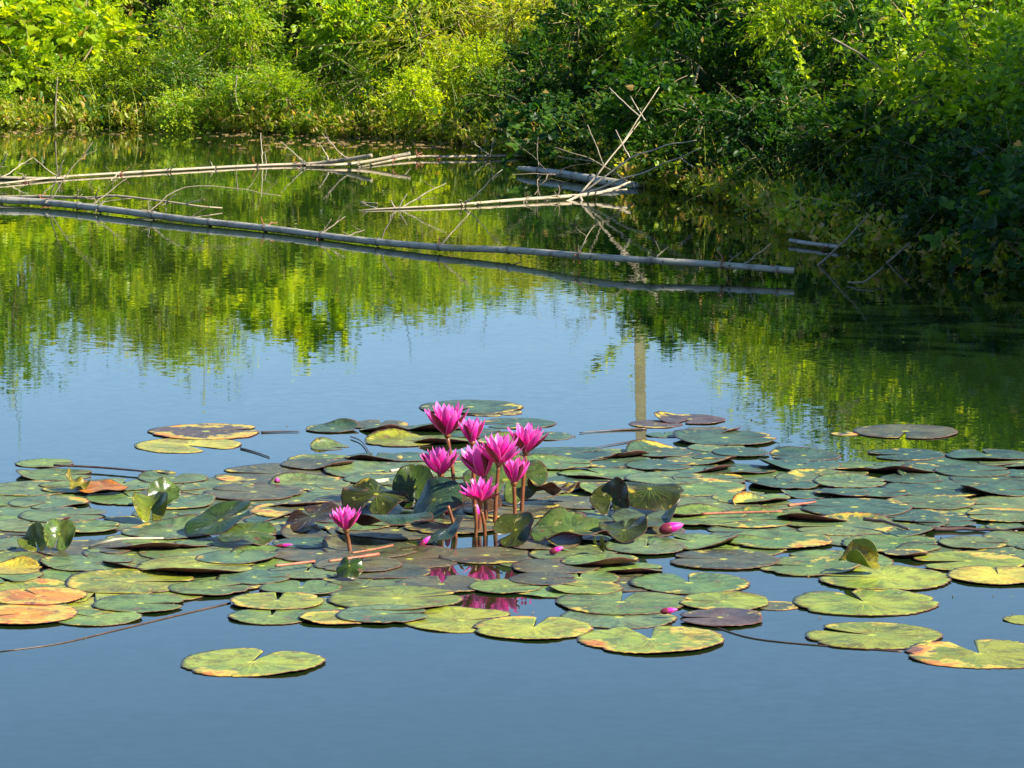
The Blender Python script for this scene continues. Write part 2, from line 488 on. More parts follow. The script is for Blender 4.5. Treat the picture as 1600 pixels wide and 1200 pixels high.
# ------------------------------------------------------------------ foliage
LEAF_T = {  # side, along, normal ; triangles
    'ovate': (np.array([(0, 0, 0), (.27, .38, .05), (.20, .72, .03), (0, 1, -.08), (-.20, .72, .03), (-.27, .38, .05), (0, .5, -.03)]),
              np.array([(0, 1, 6), (1, 2, 6), (2, 3, 6), (3, 4, 6), (4, 5, 6), (5, 0, 6)])),
    'small': (np.array([(0, 0, 0), (.24, .45, .05), (0, 1, -.05), (-.24, .45, .05)]), np.array([(0, 1, 2), (0, 2, 3)])),
    'heart': (np.array([(0, .06, 0), (.30, -.08, .04), (.48, .22, .07), (.33, .62, .03), (0, 1.05, -.12), (-.33, .62, .03), (-.48, .22, .07), (-.30, -.08, .04), (0, .45, -.04)]),
              np.array([(0, 1, 8), (1, 2, 8), (2, 3, 8), (3, 4, 8), (4, 5, 8), (5, 6, 8), (6, 7, 8), (7, 0, 8)])),
    'lance': (np.array([(0, 0, 0), (.10, .35, .02), (.07, .7, -.02), (0, 1, -.14), (-.07, .7, -.02), (-.10, .35, .02)]),
              np.array([(0, 1, 5), (1, 2, 4), (1, 4, 5), (2, 3, 4)])),
}
def norm(a): return a / (np.linalg.norm(a, axis=-1, keepdims=True) + 1e-9)

def leaves_arrays(P, D, N, S, kind):
    T, tri = LEAF_T[kind]
    D = norm(D); side = norm(np.cross(D, N)); N = np.cross(side, D)
    V = P[:, None] + S[:, None, None] * (T[None, :, 0:1] * side[:, None] + T[None, :, 1:2] * D[:, None] + T[None, :, 2:3] * N[:, None])
    k = len(T)
    Fx = (np.arange(len(P)) * k)[:, None, None] + tri[None]
    return V.reshape(-1, 3), Fx.reshape(-1, 3), k

def leaf_frames(rng, P, dirs, droop=.35, up=.8):
    n = len(P)
    D = norm(dirs * .7 + rng.normal(0, .55, (n, 3)) + np.array([0, 0, -droop]))
    N = norm(rng.normal(0, .42, (n, 3)) + np.array([.50, -.42, up]))
    return D, N

def shrub_meshes(seed, kind, mat, ntw, per, size, rx=1.0, h=1.3, long_=.06, wispy=.5):
    """foliage and stems of one shrub, about 2*rx wide and h high"""
    rng = np.random.default_rng(seed)
    # lobes make clumps, with gaps between them
    nl = 11
    th = np.arange(nl) * 2.4 + rng.uniform(-.5, .5, nl); rl = rng.uniform(.35, .8, nl); rl[:2] = .15
    lob = np.stack([rl * np.cos(th) * rx, rl * np.sin(th) * rx, rng.permutation(np.linspace(.05, .84, nl)) * h], 1)
    lr = rng.uniform(.22, .42, nl) * rx
    which = rng.integers(0, nl, ntw)
    d = norm(rng.normal(0, 1, (ntw, 3)) + np.array([0, -.1, .35]))
    start = lob[which] + d * (lr[which] * rng.uniform(.2, .8, ntw))[:, None]
    ln = lr[which] * rng.uniform(.45, 1.0, ntw)
    long_m = rng.random(ntw) < long_
    ln = np.where(long_m, ln * (1 + 1.8 * wispy), ln)
    t = np.linspace(.1, 1, per)[None, :] + rng.uniform(-.04, .04, (ntw, per))
    bend = norm(rng.normal(0, 1, (ntw, 3))) * .28
    droop = rng.uniform(.05, .45, ntw)
    path = start[:, None] + ln[:, None, None] * (t[..., None] * d[:, None] + (t ** 2)[..., None] * bend[:, None])
    path[..., 2] -= ln[:, None] * droop[:, None] * t ** 2
    P = path.reshape(-1, 3) + rng.normal(0, .012, (ntw * per, 3))
    dirs = np.repeat(d, per, 0)
    D, N = leaf_frames(rng, P, dirs)
    taper = np.tile(1.1 - .45 * np.linspace(0, 1, per), ntw)
    S = size * np.clip(np.exp(rng.normal(-.06, .3, len(P))), .4, 1.55) * taper
    V, Fc, k = leaves_arrays(P, D, N, S, kind)
    keep_low = P[:, 2] > -.05
    hue_tw = np.clip(rng.normal(.45, .2, ntw), 0, .9)
    hue_lob = rng.normal(0, .12, nl)[which]
    hue = np.clip(np.repeat(hue_tw + hue_lob, per) + rng.normal(0, .1, len(P)) , 0.0, .93)
    hue = np.where(rng.random(len(P)) < .012, .99, hue)
    m = keep_low[np.arange(len(Fc)) // (len(Fc) // len(P))]
    fol = make_mesh('foliage', V, Fc[m], [mat], attr={'hue': np.repeat(hue, k)}, smooth=False)
    # stems : a few main limbs, plus the twigs that carry leaves (a sample)
    Vs, Qs, n0 = [], [], 0
    def addt(Pp, r0, r1, ns=4):
        nonlocal n0
        V_, q, tr, uv = tube_arrays(Pp, np.linspace(r0, r1, len(Pp)), ns, cap=False)
        Vs.append(V_); Qs.append(q + n0); n0 += len(V_)
    for i in range(nl):
        base = np.array([rng.uniform(-.25, .25) * rx, rng.uniform(-.25, .25) * rx, -.1])
        addt(crooked(base, lob[i], rng, 8, .08), .022, .009)
        for j in range(3):
            addt(crooked(lob[i], lob[i] + norm(rng.normal(0, 1, 3)) * lr[i], rng, 5, .08), .009, .004)
    idx = rng.choice(ntw, min(ntw, 170), replace=False)
    for i in np.concatenate([idx, np.where(long_m)[0]]):
        addt(np.vstack([start[i], path[i]]), .0045, .0015, 3)
    st = make_mesh('stems', np.vstack(Vs), np.vstack(Qs), [M['branch']])
    return fol, st

SHRUB = {}
def variant(key, *a, **k):
    SHRUB.setdefault(key, []).append(shrub_meshes(*a, **k))
for i in range(2):
    variant('fine', 11 + i, 'small', M['leaf_yellow'], 1450, 11, .058)
    variant('green', 31 + i, 'ovate', M['leaf_green'], 1000, 10, .068)
    variant('dark', 51 + i, 'ovate', M['leaf_dark'], 1050, 10, .068)
    variant('olive', 71 + i, 'lance', M['leaf_olive'], 900, 10, .10, wispy=.8)
variant('heart', 91, 'heart', M['leaf_green'], 800, 8, .080)
variant('glossy', 95, 'small', M['leaf_green'], 1300, 11, .056)
variant('vine', 97, 'heart', M['leaf_dark'], 620, 8, .08)

proto_used = {}
def make_shrub(key, vi, loc, rz, sx, sz, label, group):
    fol, st = SHRUB[key][vi % len(SHRUB[key])]
    root = empty('shrub', loc, rz)
    root.scale = (sx, sx, sz)
    tag(root, label, 'shrub', group)
    link('foliage', fol, root)
    link('stems', st, root)
    return root

SKY = [(-900, .127), (0, .1255), (200, .1245), (400, .122), (500, .118), (600, .114), (700, .1105), (750, .105), (790, .101), (850, .104),
       (900, .108), (1000, .111), (1060, .118), (1150, .125), (1250, .134), (1350, .142), (1500, .150), (1700, .16), (2200, .18)]
def skyline(px): return float(np.interp(px, [a for a, b in SKY], [b for a, b in SKY]))

def along(poly, s):
    seg = np.linalg.norm(np.diff(poly, axis=0), axis=1); cum = np.concatenate([[0], np.cumsum(seg)])
    i = min(max(np.searchsorted(cum, s) - 1, 0), len(seg) - 1)
    f = (s - cum[i]) / seg[i]
    p = poly[i] + (poly[i + 1] - poly[i]) * f
    d = (poly[i + 1] - poly[i]) / seg[i]
    return p, np.array([-d[1], d[0]])                     # outward normal (left of the walking direction)
TOT = np.linalg.norm(np.diff(VIS, axis=0), axis=1).sum()
ORD = ['first', 'second', 'third', 'fourth', 'fifth', 'sixth', 'seventh', 'eighth', 'ninth', 'tenth', 'eleventh', 'twelfth', 'thirteenth', 'fourteenth', 'fifteenth', 'sixteenth', 'seventeenth', 'eighteenth', 'nineteenth', 'twentieth']
rs = random.Random(5)
KINDNAME = {'fine': 'yellow green fine-leaved', 'green': 'fresh green leafy', 'dark': 'deep green shade-toned leafy', 'olive': 'olive narrow-leaved',
            'heart': 'green heart-leaved', 'glossy': 'bright green small-leaved', 'vine': 'dark heart-leaved'}
ROWS = [(.38, .95, .62, .55, 'at the waterline'), (1.25, 1.1, .85, .9, 'just behind the waterline'),
        (2.4, 1.0, 1.05, 1.15, 'halfway up'), (3.6, .85, 1.05, 1.3, 'along the top'), (4.7, .95, 1.2, 1.3, 'behind the top')]
rows_rec = []
for ri, (off, step, sx, sh, where) in enumerate(ROWS):
    s = .3 + rs.random() * .5
    while s < TOT + 1.0:
        p, nrm_ = along(VIS, min(s, TOT))
        if s > TOT: p = p + (s - TOT) * np.array([.35, -.94])
        q = p + nrm_ * (off + rs.uniform(-.18, .25))
        px = to_px(q[0], q[1])
        s += step * rs.uniform(.85, 1.15)
        if px < -260 or px > 1950: continue
        gh = float(ground_h(q)[0])
        H = skyline(px) * q[1] - CAMH
        if ri >= 3: top = H + rs.uniform(-.12, .05)
        elif ri == 2: top = min(H - .05, gh + 1.5)
        elif ri == 1: top = min(H - .2, gh + 1.05)
        else: top = min(H - .3, gh + .55 + .25 * rs.random())
        hh = max(top - gh, .35)
        right = px > 790
        if right:
            key = rs.choice(['fine', 'fine', 'glossy', 'green', 'olive', 'heart', 'green']) if ri > 2 else rs.choice(['green', 'glossy', 'fine', 'green', 'glossy']) if ri == 2 else rs.choice(['dark', 'green', 'vine', 'glossy', 'dark']) if ri else rs.choice(['dark', 'dark', 'dark', 'vine', 'vine'])  # dark kinds at the foot paint its shade, bright kinds on top its sunlight
        else:
            key = (rs.choice(['fine', 'green', 'glossy', 'olive', 'fine']) if ri > 2 else rs.choice(['fine', 'green', 'glossy', 'olive', 'heart', 'fine'])) if ri else rs.choice(['fine', 'fine', 'green', 'glossy'])
            if ri == 3 and (430 < px < 580 or 290 < px < 360): key = 'heart'
            if ri == 1 and (365 < px < 430 or 120 < px < 190): key = 'dark'  # dark shrubs here paint in the bank's shadowy hollows
        rows_rec.append([ri, px, q, gh, hh, key, sx, right, where])
cnt = {}
for rec in sorted(rows_rec, key=lambda r: (r[7], r[0], r[1])):
    ri, px, q, gh, hh, key, sx, right, where = rec
    k = (ri, right)
    cnt[k] = cnt.get(k, -1) + 1
    side = 'of the shaded bank' if right else 'of the sunny bank'
    lab = f"{KINDNAME[key]} shrub {where} {side}, {ORD[cnt[k]]} from left"
    rz = rs.uniform(0, 6.28)
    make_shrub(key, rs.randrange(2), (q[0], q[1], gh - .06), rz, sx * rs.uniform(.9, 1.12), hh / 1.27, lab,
               'shrubs crowding the right bank' if right else 'shrubs crowding the far bank')

# unseen trees added outside the picture, to shade the foot of the right bank
def tree(label, x, y, H, base, cr, seed):
    rg = np.random.default_rng(seed)
    gz = float(ground_h([x, y])[0])
    root = empty('tree', (x, y, gz)); tag(root, label, 'tree')
    P = crooked((0, 0, -.2), (rg.uniform(-.3, .3), rg.uniform(-.3, .3), H * .8), rg, 12, .05)
    Vs, Qs, n0 = [], [], 0
    V, q, tr, uv = tube_arrays(P, np.linspace(.16, .05, 12), 9, cap=False); Vs.append(V); Qs.append(q); n0 += len(V)
    tips = []
    for i in range(11):
        st_ = P[rg.integers(5, 12)]
        e = np.array([rg.uniform(-1, 1) * cr, rg.uniform(-1, 1) * cr, rg.uniform(base, H)]); tips.append(e)
        V, q, tr, uv = tube_arrays(crooked(st_, e, rg, 8, .06), np.linspace(.05, .012, 8), 6, cap=False); Vs.append(V); Qs.append(q + n0); n0 += len(V)
    link('trunk', make_mesh('trunk', np.vstack(Vs), np.vstack(Qs), [M['branch']]), root)
    n = 5200
    tips = np.array(tips); w_ = rg.integers(0, len(tips), n)
    P = tips[w_] + norm(rg.normal(0, 1, (n, 3))) * (rg.uniform(.15, 1, n) ** .6)[:, None] * np.array([.85, .85, .6])
    P[:, 2] = np.maximum(P[:, 2], base - .3)
    D, N = leaf_frames(rg, P, norm(P - tips[w_]))
    V, Fc, k = leaves_arrays(P, D, N, .13 * rg.uniform(.6, 1.3, n), 'ovate')
    link('crown', make_mesh('crown', V, Fc, [M['leaf_green']], attr={'hue': np.repeat(np.clip(rg.normal(.45, .2, n), 0, .93), k)}, smooth=False), root)
tree('leafy shade tree added unseen beyond the right edge, nearer the pads', 8.1, 14.0, 6.0, 3.9, 1.6, 1)
tree('leafy shade tree added unseen farther along the right bank, beyond the edge', 7.0, 17.0, 4.9, 3.4, 1.2, 2)

# ground cover and waterline plants: nobody could count them
def scatter_bank(n, dlo, dhi, rng):
    s = rng.uniform(0, TOT, n); d = rng.uniform(dlo, dhi, n)
    out = np.zeros((n, 2))
    seg = np.linalg.norm(np.diff(VIS, axis=0), axis=1); cum = np.concatenate([[0], np.cumsum(seg)])
    i = np.clip(np.searchsorted(cum, s) - 1, 0, len(seg) - 1)
    f = (s - cum[i]) / seg[i]
    dd = (VIS[i + 1] - VIS[i])
    p = VIS[i] + dd * f[:, None]
    nn = np.stack([-dd[:, 1], dd[:, 0]], 1) / seg[i][:, None]
    return p + nn * d[:, None]
rng = np.random.default_rng(3)
def cover(name, n_clump, per, dlo, dhi, h, size, kind, mat, label_cat, spread=.10, label=None, dead=.05):
    C = scatter_bank(n_clump, dlo, dhi, rng)
    z = ground_h(C); z = np.maximum(z, 0.0)
    hh = h * rng.uniform(.4, 1.2, n_clump)
    t = rng.uniform(.1, 1, (n_clump, per))
    lean = rng.normal(0, 1, (n_clump, 2)) * spread
    P = np.zeros((n_clump, per, 3))
    P[..., :2] = C[:, None] + lean[:, None] * t[..., None] + rng.normal(0, spread * .35, (n_clump, per, 2))
    P[..., 2] = z[:, None] + hh[:, None] * t
    P = P.reshape(-1, 3)
    D = norm(rng.normal(0, .6, P.shape) + np.array([0, 0, .35])); N = norm(rng.normal(0, .5, P.shape) + np.array([0, -.2, .7]))
    S = size * rng.uniform(.6, 1.3, len(P))
    V, Fc, k = leaves_arrays(P, D, N, S, kind)
    hue = np.clip(np.repeat(rng.normal(.5, .2, n_clump), per) + rng.normal(0, .1, len(P)), 0, .94)
    hue = np.where(rng.random(len(P)) < dead, 1.0, hue)
    o = link(name, make_mesh(name, V, Fc, [mat], attr={'hue': np.repeat(hue, k)}, smooth=False))
    tag(o, label, label_cat, kind='stuff')
    return o
cover('ground_cover', 2600, 16, -.02, 4.6, .30, .06, 'ovate', M['leaf_dark'], 'ground cover', .14, 'leafy green ground cover creeping over the banks under the shrubs')
cover('waterside_plants', 1500, 15, -.14, .25, .20, .055, 'small', M['grass'], 'waterside plants', .07, 'low yellow green plants fringing the waterline', dead=.16)
# blades
def blades(n, dlo, dhi, h, mat, name, label):
    C = scatter_bank(n, dlo, dhi, rng); z = np.maximum(ground_h(C), -.01)
    segs = 4
    a = rng.uniform(0, 2 * np.pi, n); L = h * rng.uniform(.4, 1.3, n); bend = rng.uniform(.2, .9, n)
    w0 = rng.uniform(.003, .006, n)
    V = np.zeros((n, segs + 1, 2, 3))
    for i in range(segs + 1):
        t = i / segs
        off = bend * L * t * t; zz = L * t * (1 - .35 * bend * t)
        cx = C[:, 0] + np.cos(a) * off; cy = C[:, 1] + np.sin(a) * off
        wd = w0 * (1 - t) + .0006
        for j, sg in enumerate((-1, 1)):
            V[:, i, j, 0] = cx - np.sin(a) * wd * sg; V[:, i, j, 1] = cy + np.cos(a) * wd * sg; V[:, i, j, 2] = z + zz
    base = (np.arange(n) * (segs + 1) * 2)[:, None]
    Fq = np.concatenate([np.stack([base[:, 0] + 2 * i, base[:, 0] + 2 * i + 1, base[:, 0] + 2 * i + 3, base[:, 0] + 2 * i + 2], 1) for i in range(segs)])
    hue = np.clip(rng.normal(.55, .22, n), 0, .94); hue = np.where(rng.random(n) < .14, 1.0, hue)
    o = link(name, make_mesh(name, V.reshape(-1, 3), Fq, [mat], attr={'hue': np.repeat(hue, (segs + 1) * 2)}))
    tag(o, label, 'grass', kind='stuff')
blades(5200, -.06, 1.6, .42, M['grass'], 'grass', 'thin yellow green grass blades along the banks of the pond')

# ------------------------------------------------------------------ the concrete pole beyond the right bank (seen mirrored in the water)
def utility_pole():
    Y = 40.0
    x0 = (995 - 800) / F * Y
    root = empty('utility_pole', (x0, Y, .75))
    root.rotation_euler = (0, R(1.1), 0)
    tag(root, 'tall square concrete pole beyond the right bank, mirrored in the open water', 'pole')
    a, b, H = .060, .056, 4.35
    V, Fq = [], []
    rngp = np.random.default_rng(4)
    ring = [(-1, -1), (-.75, -1.0), (.75, -1.0), (1, -1), (1, 1), (-1, 1)]
    n = 30
    for i in range(n + 1):
        t = i / n; s_ = a * (1 - t) + b * t; j = rngp.normal(0, .0012)
        for (x, y) in ring: V.append(((x * s_) + j, (y * s_) + j, -.3 + t * (H + .3)))
    k = len(ring)
    for i in range(n):
        for j in range(k): Fq.append((i * k + j, i * k + (j + 1) % k, (i + 1) * k + (j + 1) % k, (i + 1) * k + j))
    link('shaft', make_mesh('shaft', V, [np.array(Fq), np.array([[n * k + j for j in range(k)]])], [M['concrete']], smooth=False), root)
    V, q, tr, uv = tube_arrays([(-.35, -.12, H - .25), (.35, -.12, H - .25)], .03, 6)
    link('crossarm', make_mesh('crossarm', V, [q, tr], [M['concrete']]), root)
utility_pole()

def leafy_shoot(label, pts, n, size, seed):
    rg = np.random.default_rng(seed)
    P = smooth_path(pts, 24); o0 = P[0].copy()
    root = empty('leafy_shoot', Vector(o0)); tag(root, label, 'shoot')
    link('stem', tube_mesh('stem', P - o0, np.linspace(.008, .002, 24), M['branch'], 6), root)
    t_ = rg.uniform(.05, 1, n); L = np.stack([np.interp(t_ * 23, np.arange(24), P[:, i]) for i in range(3)], 1) - o0
    D, N = leaf_frames(rg, L, np.tile(norm(P[-1] - P[0]), (n, 1)))
    V, Fc, k = leaves_arrays(L, D, N, size * rg.uniform(.6, 1.2, n), 'ovate')
    link('leaves', make_mesh('leaves', V, Fc, [M['leaf_yellow']], attr={'hue': np.repeat(np.clip(rg.normal(.5, .2, n), 0, .93), k)}, smooth=False), root)
leafy_shoot('arching leafy shoot reaching left above the bank by the concrete pole', [(1.25, 27.6, .8), (1.0, 27.2, 1.15), (.876, 27, 1.35), (.74, 26.95, 1.50), (.55, 26.9, 1.66)], 90, .075, 1)
leafy_shoot('bright leafy sprig hanging over the water at the shaded bank', [(1.25, 24.4, .75), (1.15, 23.9, .5), (1.02, 23.4, .3), (.90, 23.0, .22)], 60, .06, 2)
leafy_shoot('tall yellow green sprig standing out from the shaded right bank', [(2.0, 21.6, .3), (1.85, 21.2, .6), (1.68, 21.0, .85), (1.6, 20.9, 1.05)], 80, .06, 3)
leafy_shoot('low bright sprig at the foot of the shaded right bank', [(2.0, 19.6, .05), (1.8, 19.3, .2), (1.55, 19.2, .28), (1.42, 19.1, .2)], 50, .055, 4)

# ------------------------------------------------------------------ bamboo
def bamboo(label, pts, r0, r1, mat, nodes, twigs=(), rng_seed=0, name='bamboo_pole', cat='bamboo pole'):
    """pts: (px, py, z) ; nodes: px positions of rings ; twigs: (px0,py0, px1,py1[,mid])"""
    rg = np.random.default_rng(rng_seed)
    W = [at(x, y, z) for x, y, z in pts]
    n = 140
    P = smooth_path(W, n)
    pxs = 800 + F * P[:, 0] / (P[:, 1] * math.cos(R(PITCH)) + (CAMH - P[:, 2]) * math.sin(R(PITCH)))
    rad = np.linspace(r0, r1, n)
    node = np.zeros(n)
    # extra rings round each node
    L = np.concatenate([[0], np.cumsum(np.linalg.norm(np.diff(P, axis=0), axis=1))])
    extra = []
    for nd in nodes:
        l0 = np.interp(nd, pxs, L)
        extra += [l0 - .02, l0 - .008, l0, l0 + .008, l0 + .02]
    Ls = np.sort(np.concatenate([L, [e for e in extra if 0 < e < L[-1]]]))
    Pn = np.stack([np.interp(Ls, L, P[:, i]) for i in range(3)], 1)
    rad = np.interp(Ls, L, rad)
    nodev = np.zeros(len(Ls))
    for nd in nodes:
        l0 = np.interp(nd, pxs, L)
        b = np.exp(-((Ls - l0) / .009) ** 2)
        rad = rad * (1 + .32 * b); nodev = np.maximum(nodev, np.exp(-((Ls - l0 - .006) / .007) ** 2) * .85)
    origin = Vector(Pn[0])
    root = empty(name, origin)
    tag(root, label, cat)
    link('culm', tube_mesh('culm', Pn - np.array(origin), rad, mat, 12, nodev), root)
    for tw in twigs:
        x0, y0, x1, y1 = tw[:4]
        i = int(np.argmin(np.abs(pxs - x0))); p0 = P[i]
        y_shift = rg.uniform(-.15, .25)
        p1 = at_y(x1, y1, p0[1] + y_shift)
        if p1.z < -.02: p1 = at(x1, y1, .01)
        pts_t = [p0, p1]
        if len(tw) > 4:
            m = at_y(tw[4], tw[5], p0[1] + y_shift * .5); pts_t = [p0, m, p1]
            Pt = smooth_path(pts_t, 12); Pt[1:-1] += rg.normal(0, .004, (10, 3))
        else: Pt = crooked(p0, p1, rg, 9, .035)
        Vt, Qt, nt = [], [], 0
        for k in range(rg.integers(1, 4)):
            a = Pt[rg.integers(3, len(Pt) - 1)]; ln = np.linalg.norm(Pt[-1] - Pt[0]) * rg.uniform(.15, .4)
            dd = norm(norm(Pt[-1] - Pt[0]) * .7 + rg.normal(0, .6, 3)); dd[2] = abs(dd[2]) * .8
            v_, q_, t_, _u = tube_arrays(crooked(a, a + dd * ln, rg, 6, .06) - np.array(origin), np.linspace(.0022, .001, 6), 4, cap=False)
            Vt.append(v_); Qt.append(q_ + nt); nt += len(v_)
        link('twig', make_mesh('twig', np.vstack(Vt), np.vstack(Qt), [M['twig']]), root)
        link('twig', tube_mesh('twig', Pt - np.array(origin), np.linspace(.0045, .0018, len(Pt)), M['twig'] if 'grey' in mat.name else M['palewood'], 6), root)
    # little rootlets and stubs at some of the nodes
    for nd in nodes:
        if rg.random() < .75:
            i = int(np.argmin(np.abs(pxs - nd))); p0 = P[i]
            V_, Q_, T_, n0 = [], [], [], 0
            for k in range(rg.integers(2, 5)):
                d = norm(rg.normal(0, 1, 3) + np.array([0, -.4, .1])); ln = rg.uniform(.03, .09)
                v, q, tr, uv = tube_arrays(crooked(p0, p0 + d * ln, rg, 5, .2) - np.array(origin), np.linspace(.005, .002, 5), 5)
                V_.append(v); Q_.append(q + n0); T_.append(tr + n0); n0 += len(v)
            link('rootlets', make_mesh('rootlets', np.vstack(V_), [np.vstack(Q_), np.vstack(T_)], [M['redstalk'] if rg.random() < .5 else M['twig']]), root)
    return root

bamboo('long grey bamboo pole crossing the pond from left edge to a cut end',
       [(-60, 307, .045), (0, 312, .035), (80, 317, .03), (200, 331, .028), (300, 344, .025), (420, 357, .022), (520, 370, .022), (600, 379, .025), (700, 387, .032), (800, 391, .045), (900, 399, .06), (1000, 406, .066), (1100, 412, .06), (1240, 423, .052)],
       .0215, .0155, M['bamboo_grey'], [-40, 75, 123, 157, 240, 328, 415, 503, 590, 687, 795, 905, 1018, 1128, 1215],
       [(75, 318, 145, 222), (75, 318, 100, 250), (137, 318, 198, 279), (123, 320, 205, 310), (232, 330, 440, 306, 300, 291), (290, 338, 322, 325),
        (503, 368, 540, 338), (503, 370, 518, 342), (535, 367, 570, 359), (590, 376, 620, 330), (687, 380, 735, 330), (905, 392, 930, 352), (1018, 408, 1035, 392), (1128, 412, 1158, 393), (1160, 412, 1205, 380)], 1)
bamboo('pale bamboo stem beside the long grey pole, its thin end arching away',
       [(-40, 309, .02), (60, 307, .04), (140, 309, .05), (180, 306, .07), (260, 315, .05), (310, 322, .03), (347, 325, .015)], .010, .004, M['bamboo_tan'], [60, 117, 150, 260],
       [(260, 318, 275, 304), (290, 320, 320, 312)], 2)
bamboo('pale tan bamboo pole along the back, its split end resting over another',
       [(-60, 290, .008), (0, 287, .01), (90, 277, .012), (180, 271, .012), (300, 264, .010), (400, 259, .008), (480, 256, .012), (530, 251, .04), (581, 243, .085)],
       .006, .0145, M['bamboo_tan'], [38, 92, 187, 260, 335, 400, 468, 515],
       [(92, 278, 100, 250), (92, 277, 52, 246), (187, 271, 170, 283), (410, 257, 408, 208), (418, 257, 414, 240), (478, 252, 438, 221), (475, 254, 465, 246), (545, 246, 503, 208), (515, 250, 497, 222)], 3)
bamboo('short pale bamboo end lying beside the left end of the back pole',
       [(-60, 276, .012), (0, 278, .012), (60, 279, .01), (100, 279, .006)], .016, .008, M['bamboo_tan'], [0, 38], [(0, 272, 52, 246), (-10, 272, 12, 240)], 4)
bamboo('pale bamboo piece with a cut hollow end lying over the back pole',
       [(478, 259, .01), (520, 258, .015), (570, 253, .03), (641, 240, .085)], .008, .014, M['bamboo_tan'], [505, 560, 615], [(628, 243, 642, 250)], 5)
bamboo('thin straight bamboo at the back ending near the far bank corner',
       [(560, 262, .0), (640, 246, .018), (700, 245, .018), (762, 244, .018), (825, 244, .01)], .009, .010, M['bamboo_tan'], [650, 685, 722, 765],
       [(765, 243, 740, 220, 750, 232), (765, 243, 770, 215)], 6)
bamboo('pale bamboo floating in the middle with twigs at its thin left end',
       [(560, 329, .0), (590, 327, .004), (700, 321, .010), (800, 313, .016), (900, 306, .02)], .004, .0125, M['bamboo_tan'], [622, 725, 748, 820, 870],
       [(622, 323, 697, 286), (622, 322, 636, 303), (618, 322, 610, 312), (725, 316, 785, 265), (590, 326, 565, 316)], 7)
bamboo('thick grey bamboo log near the right bank with its tip pointing left',
       [(811, 263, .035), (830, 265, .04), (880, 272, .035), (940, 283, .03), (1000, 294, .0)], .014, .036, M['bamboo_grey'], [842, 880, 925],
       [(842, 268, 841, 214), (842, 272, 843, 305), (880, 280, 835, 304)], 8)
bamboo('small blue grey bamboo piece floating beside the right bank',
       [(1235, 376, .02), (1262, 380, .02), (1310, 386, .02)], .012, .012, M['bamboo_grey'], [1296], [(1296, 384, 1318, 372)], 9)
bamboo('short orange brown bamboo stub floating under the right bank',
       [(1158, 319, .012), (1205, 321, .01), (1235, 325, .005)], .013, .011, M['bamboo_tan'], [1196], [], 10)

# dry branches
def stick(label, paths, mat, r0=.008, r1=.003, name='dry_branch', cat='branch', seed=0, group=None, ns=7):
    """paths: list of lists of world points; the first is the main limb, the rest its twigs"""
    rg = np.random.default_rng(seed)
    o0 = Vector(paths[0][0])
    Ps = []
    for i, p in enumerate(paths):
        if len(p) == 2: Pn = crooked(p[0], p[1], rg, 12, .02)
        else:
            Pn = smooth_path(p, 16); Ln = np.linalg.norm(Pn[-1] - Pn[0]); tt = np.linspace(0, 1, 16)
            if r0 > .0055: Pn[:, 2] += .006 * Ln * np.sin(tt * 17 + seed) * np.sin(np.pi * tt)
        Ps.append(Pn)
    if len(paths) == 1:
        o = link(name, tube_mesh(name, Ps[0] - np.array(o0), np.linspace(r0, r1, len(Ps[0])), mat, ns))
        o.location = o0
        return tag(o, label, cat, group)
    root = empty(name, o0); tag(root, label, cat, group)
    for i, Pn in enumerate(Ps):
        link('limb' if i == 0 else 'twig', tube_mesh('limb', Pn - np.array(o0), np.linspace(r0 if i == 0 else r0 * .7, r1, len(Pn)), mat, ns), root)
    return root

B = at(905, 305, 0.02)
BY = B.y
def by(px, py, dy=0): return at_y(px, py, BY + dy)
stick('tall pale dry branch leaning up right from the root end of the floating bamboo', [[B, by(965, 233, .1), by(1030, 136, .3)], [by(1000, 182, .2), by(952, 137, .3)], [by(1008, 188, .2), by(985, 150, .4)], [by(965, 233, .1), by(1000, 190, .3)]], M['palewood'], .0068, .0026, seed=1)
stick('middle pale dry branch reaching right from the root end of the floating bamboo', [[B, by(985, 248, -.1), by(1040, 228, -.4), by(1088, 219, -.6)], [by(985, 248, -.1), by(962, 203, .1)]], M['palewood'], .0068, .0026, seed=2)
stick('lowest pale dry branch reaching right toward the shaded bank', [[B, by(980, 278, -.3), by(1040, 255, -.5), by(1095, 231, -.8)], [by(1062, 246, -.2), by(1085, 262, -.2)]], M['palewood'], .0068, .0026, seed=3)
stick('tangled dark branch behind the pale crossing branches', [[by(990, 290, .3), by(930, 252, .4), by(866, 230, .5)], [by(930, 252, .4), by(872, 244, .5)], [by(945, 262, .4), by(918, 195, .6)]], M['twig'], .006, .003, seed=4)
stick('short grey forked driftwood at the root end of the floating bamboo', [[by(895, 308, -.1), by(950, 298, 0), by(985, 284, .1)], [by(930, 302, 0), by(980, 296, 0)], [by(905, 306, -.1), by(878, 318, -.2)], [by(905, 306, -.1), by(915, 322, -.2)]], M['palewood'], .014, .006, seed=5)
for i, (a, b, c, lab) in enumerate([((1273, 420), (1318, 378), (1357, 336), 'thin bare stick leaning out of the water just right of the cut bamboo end'),
                                    ((1380, 416), (1425, 376), (1460, 334), 'thin bare stick leaning out of the water, middle of the three by the right bank'),
                                    ((1478, 412), (1508, 372), (1530, 330), 'thin bare stick leaning out of the water, rightmost of three by the right bank')]):
    p0 = at(*a, -.02); y = p0.y
    paths = [[p0, at_y(*b, y - .1), at_y(*c, y - .15)]]
    if i == 1: paths.append([at(1325, 441, .01), at(1350, 440, .02), at(1380, 418, .05)])
    stick(lab, paths, M['twig'], .007, .004, seed=20 + i, group='bare sticks by the right bank')
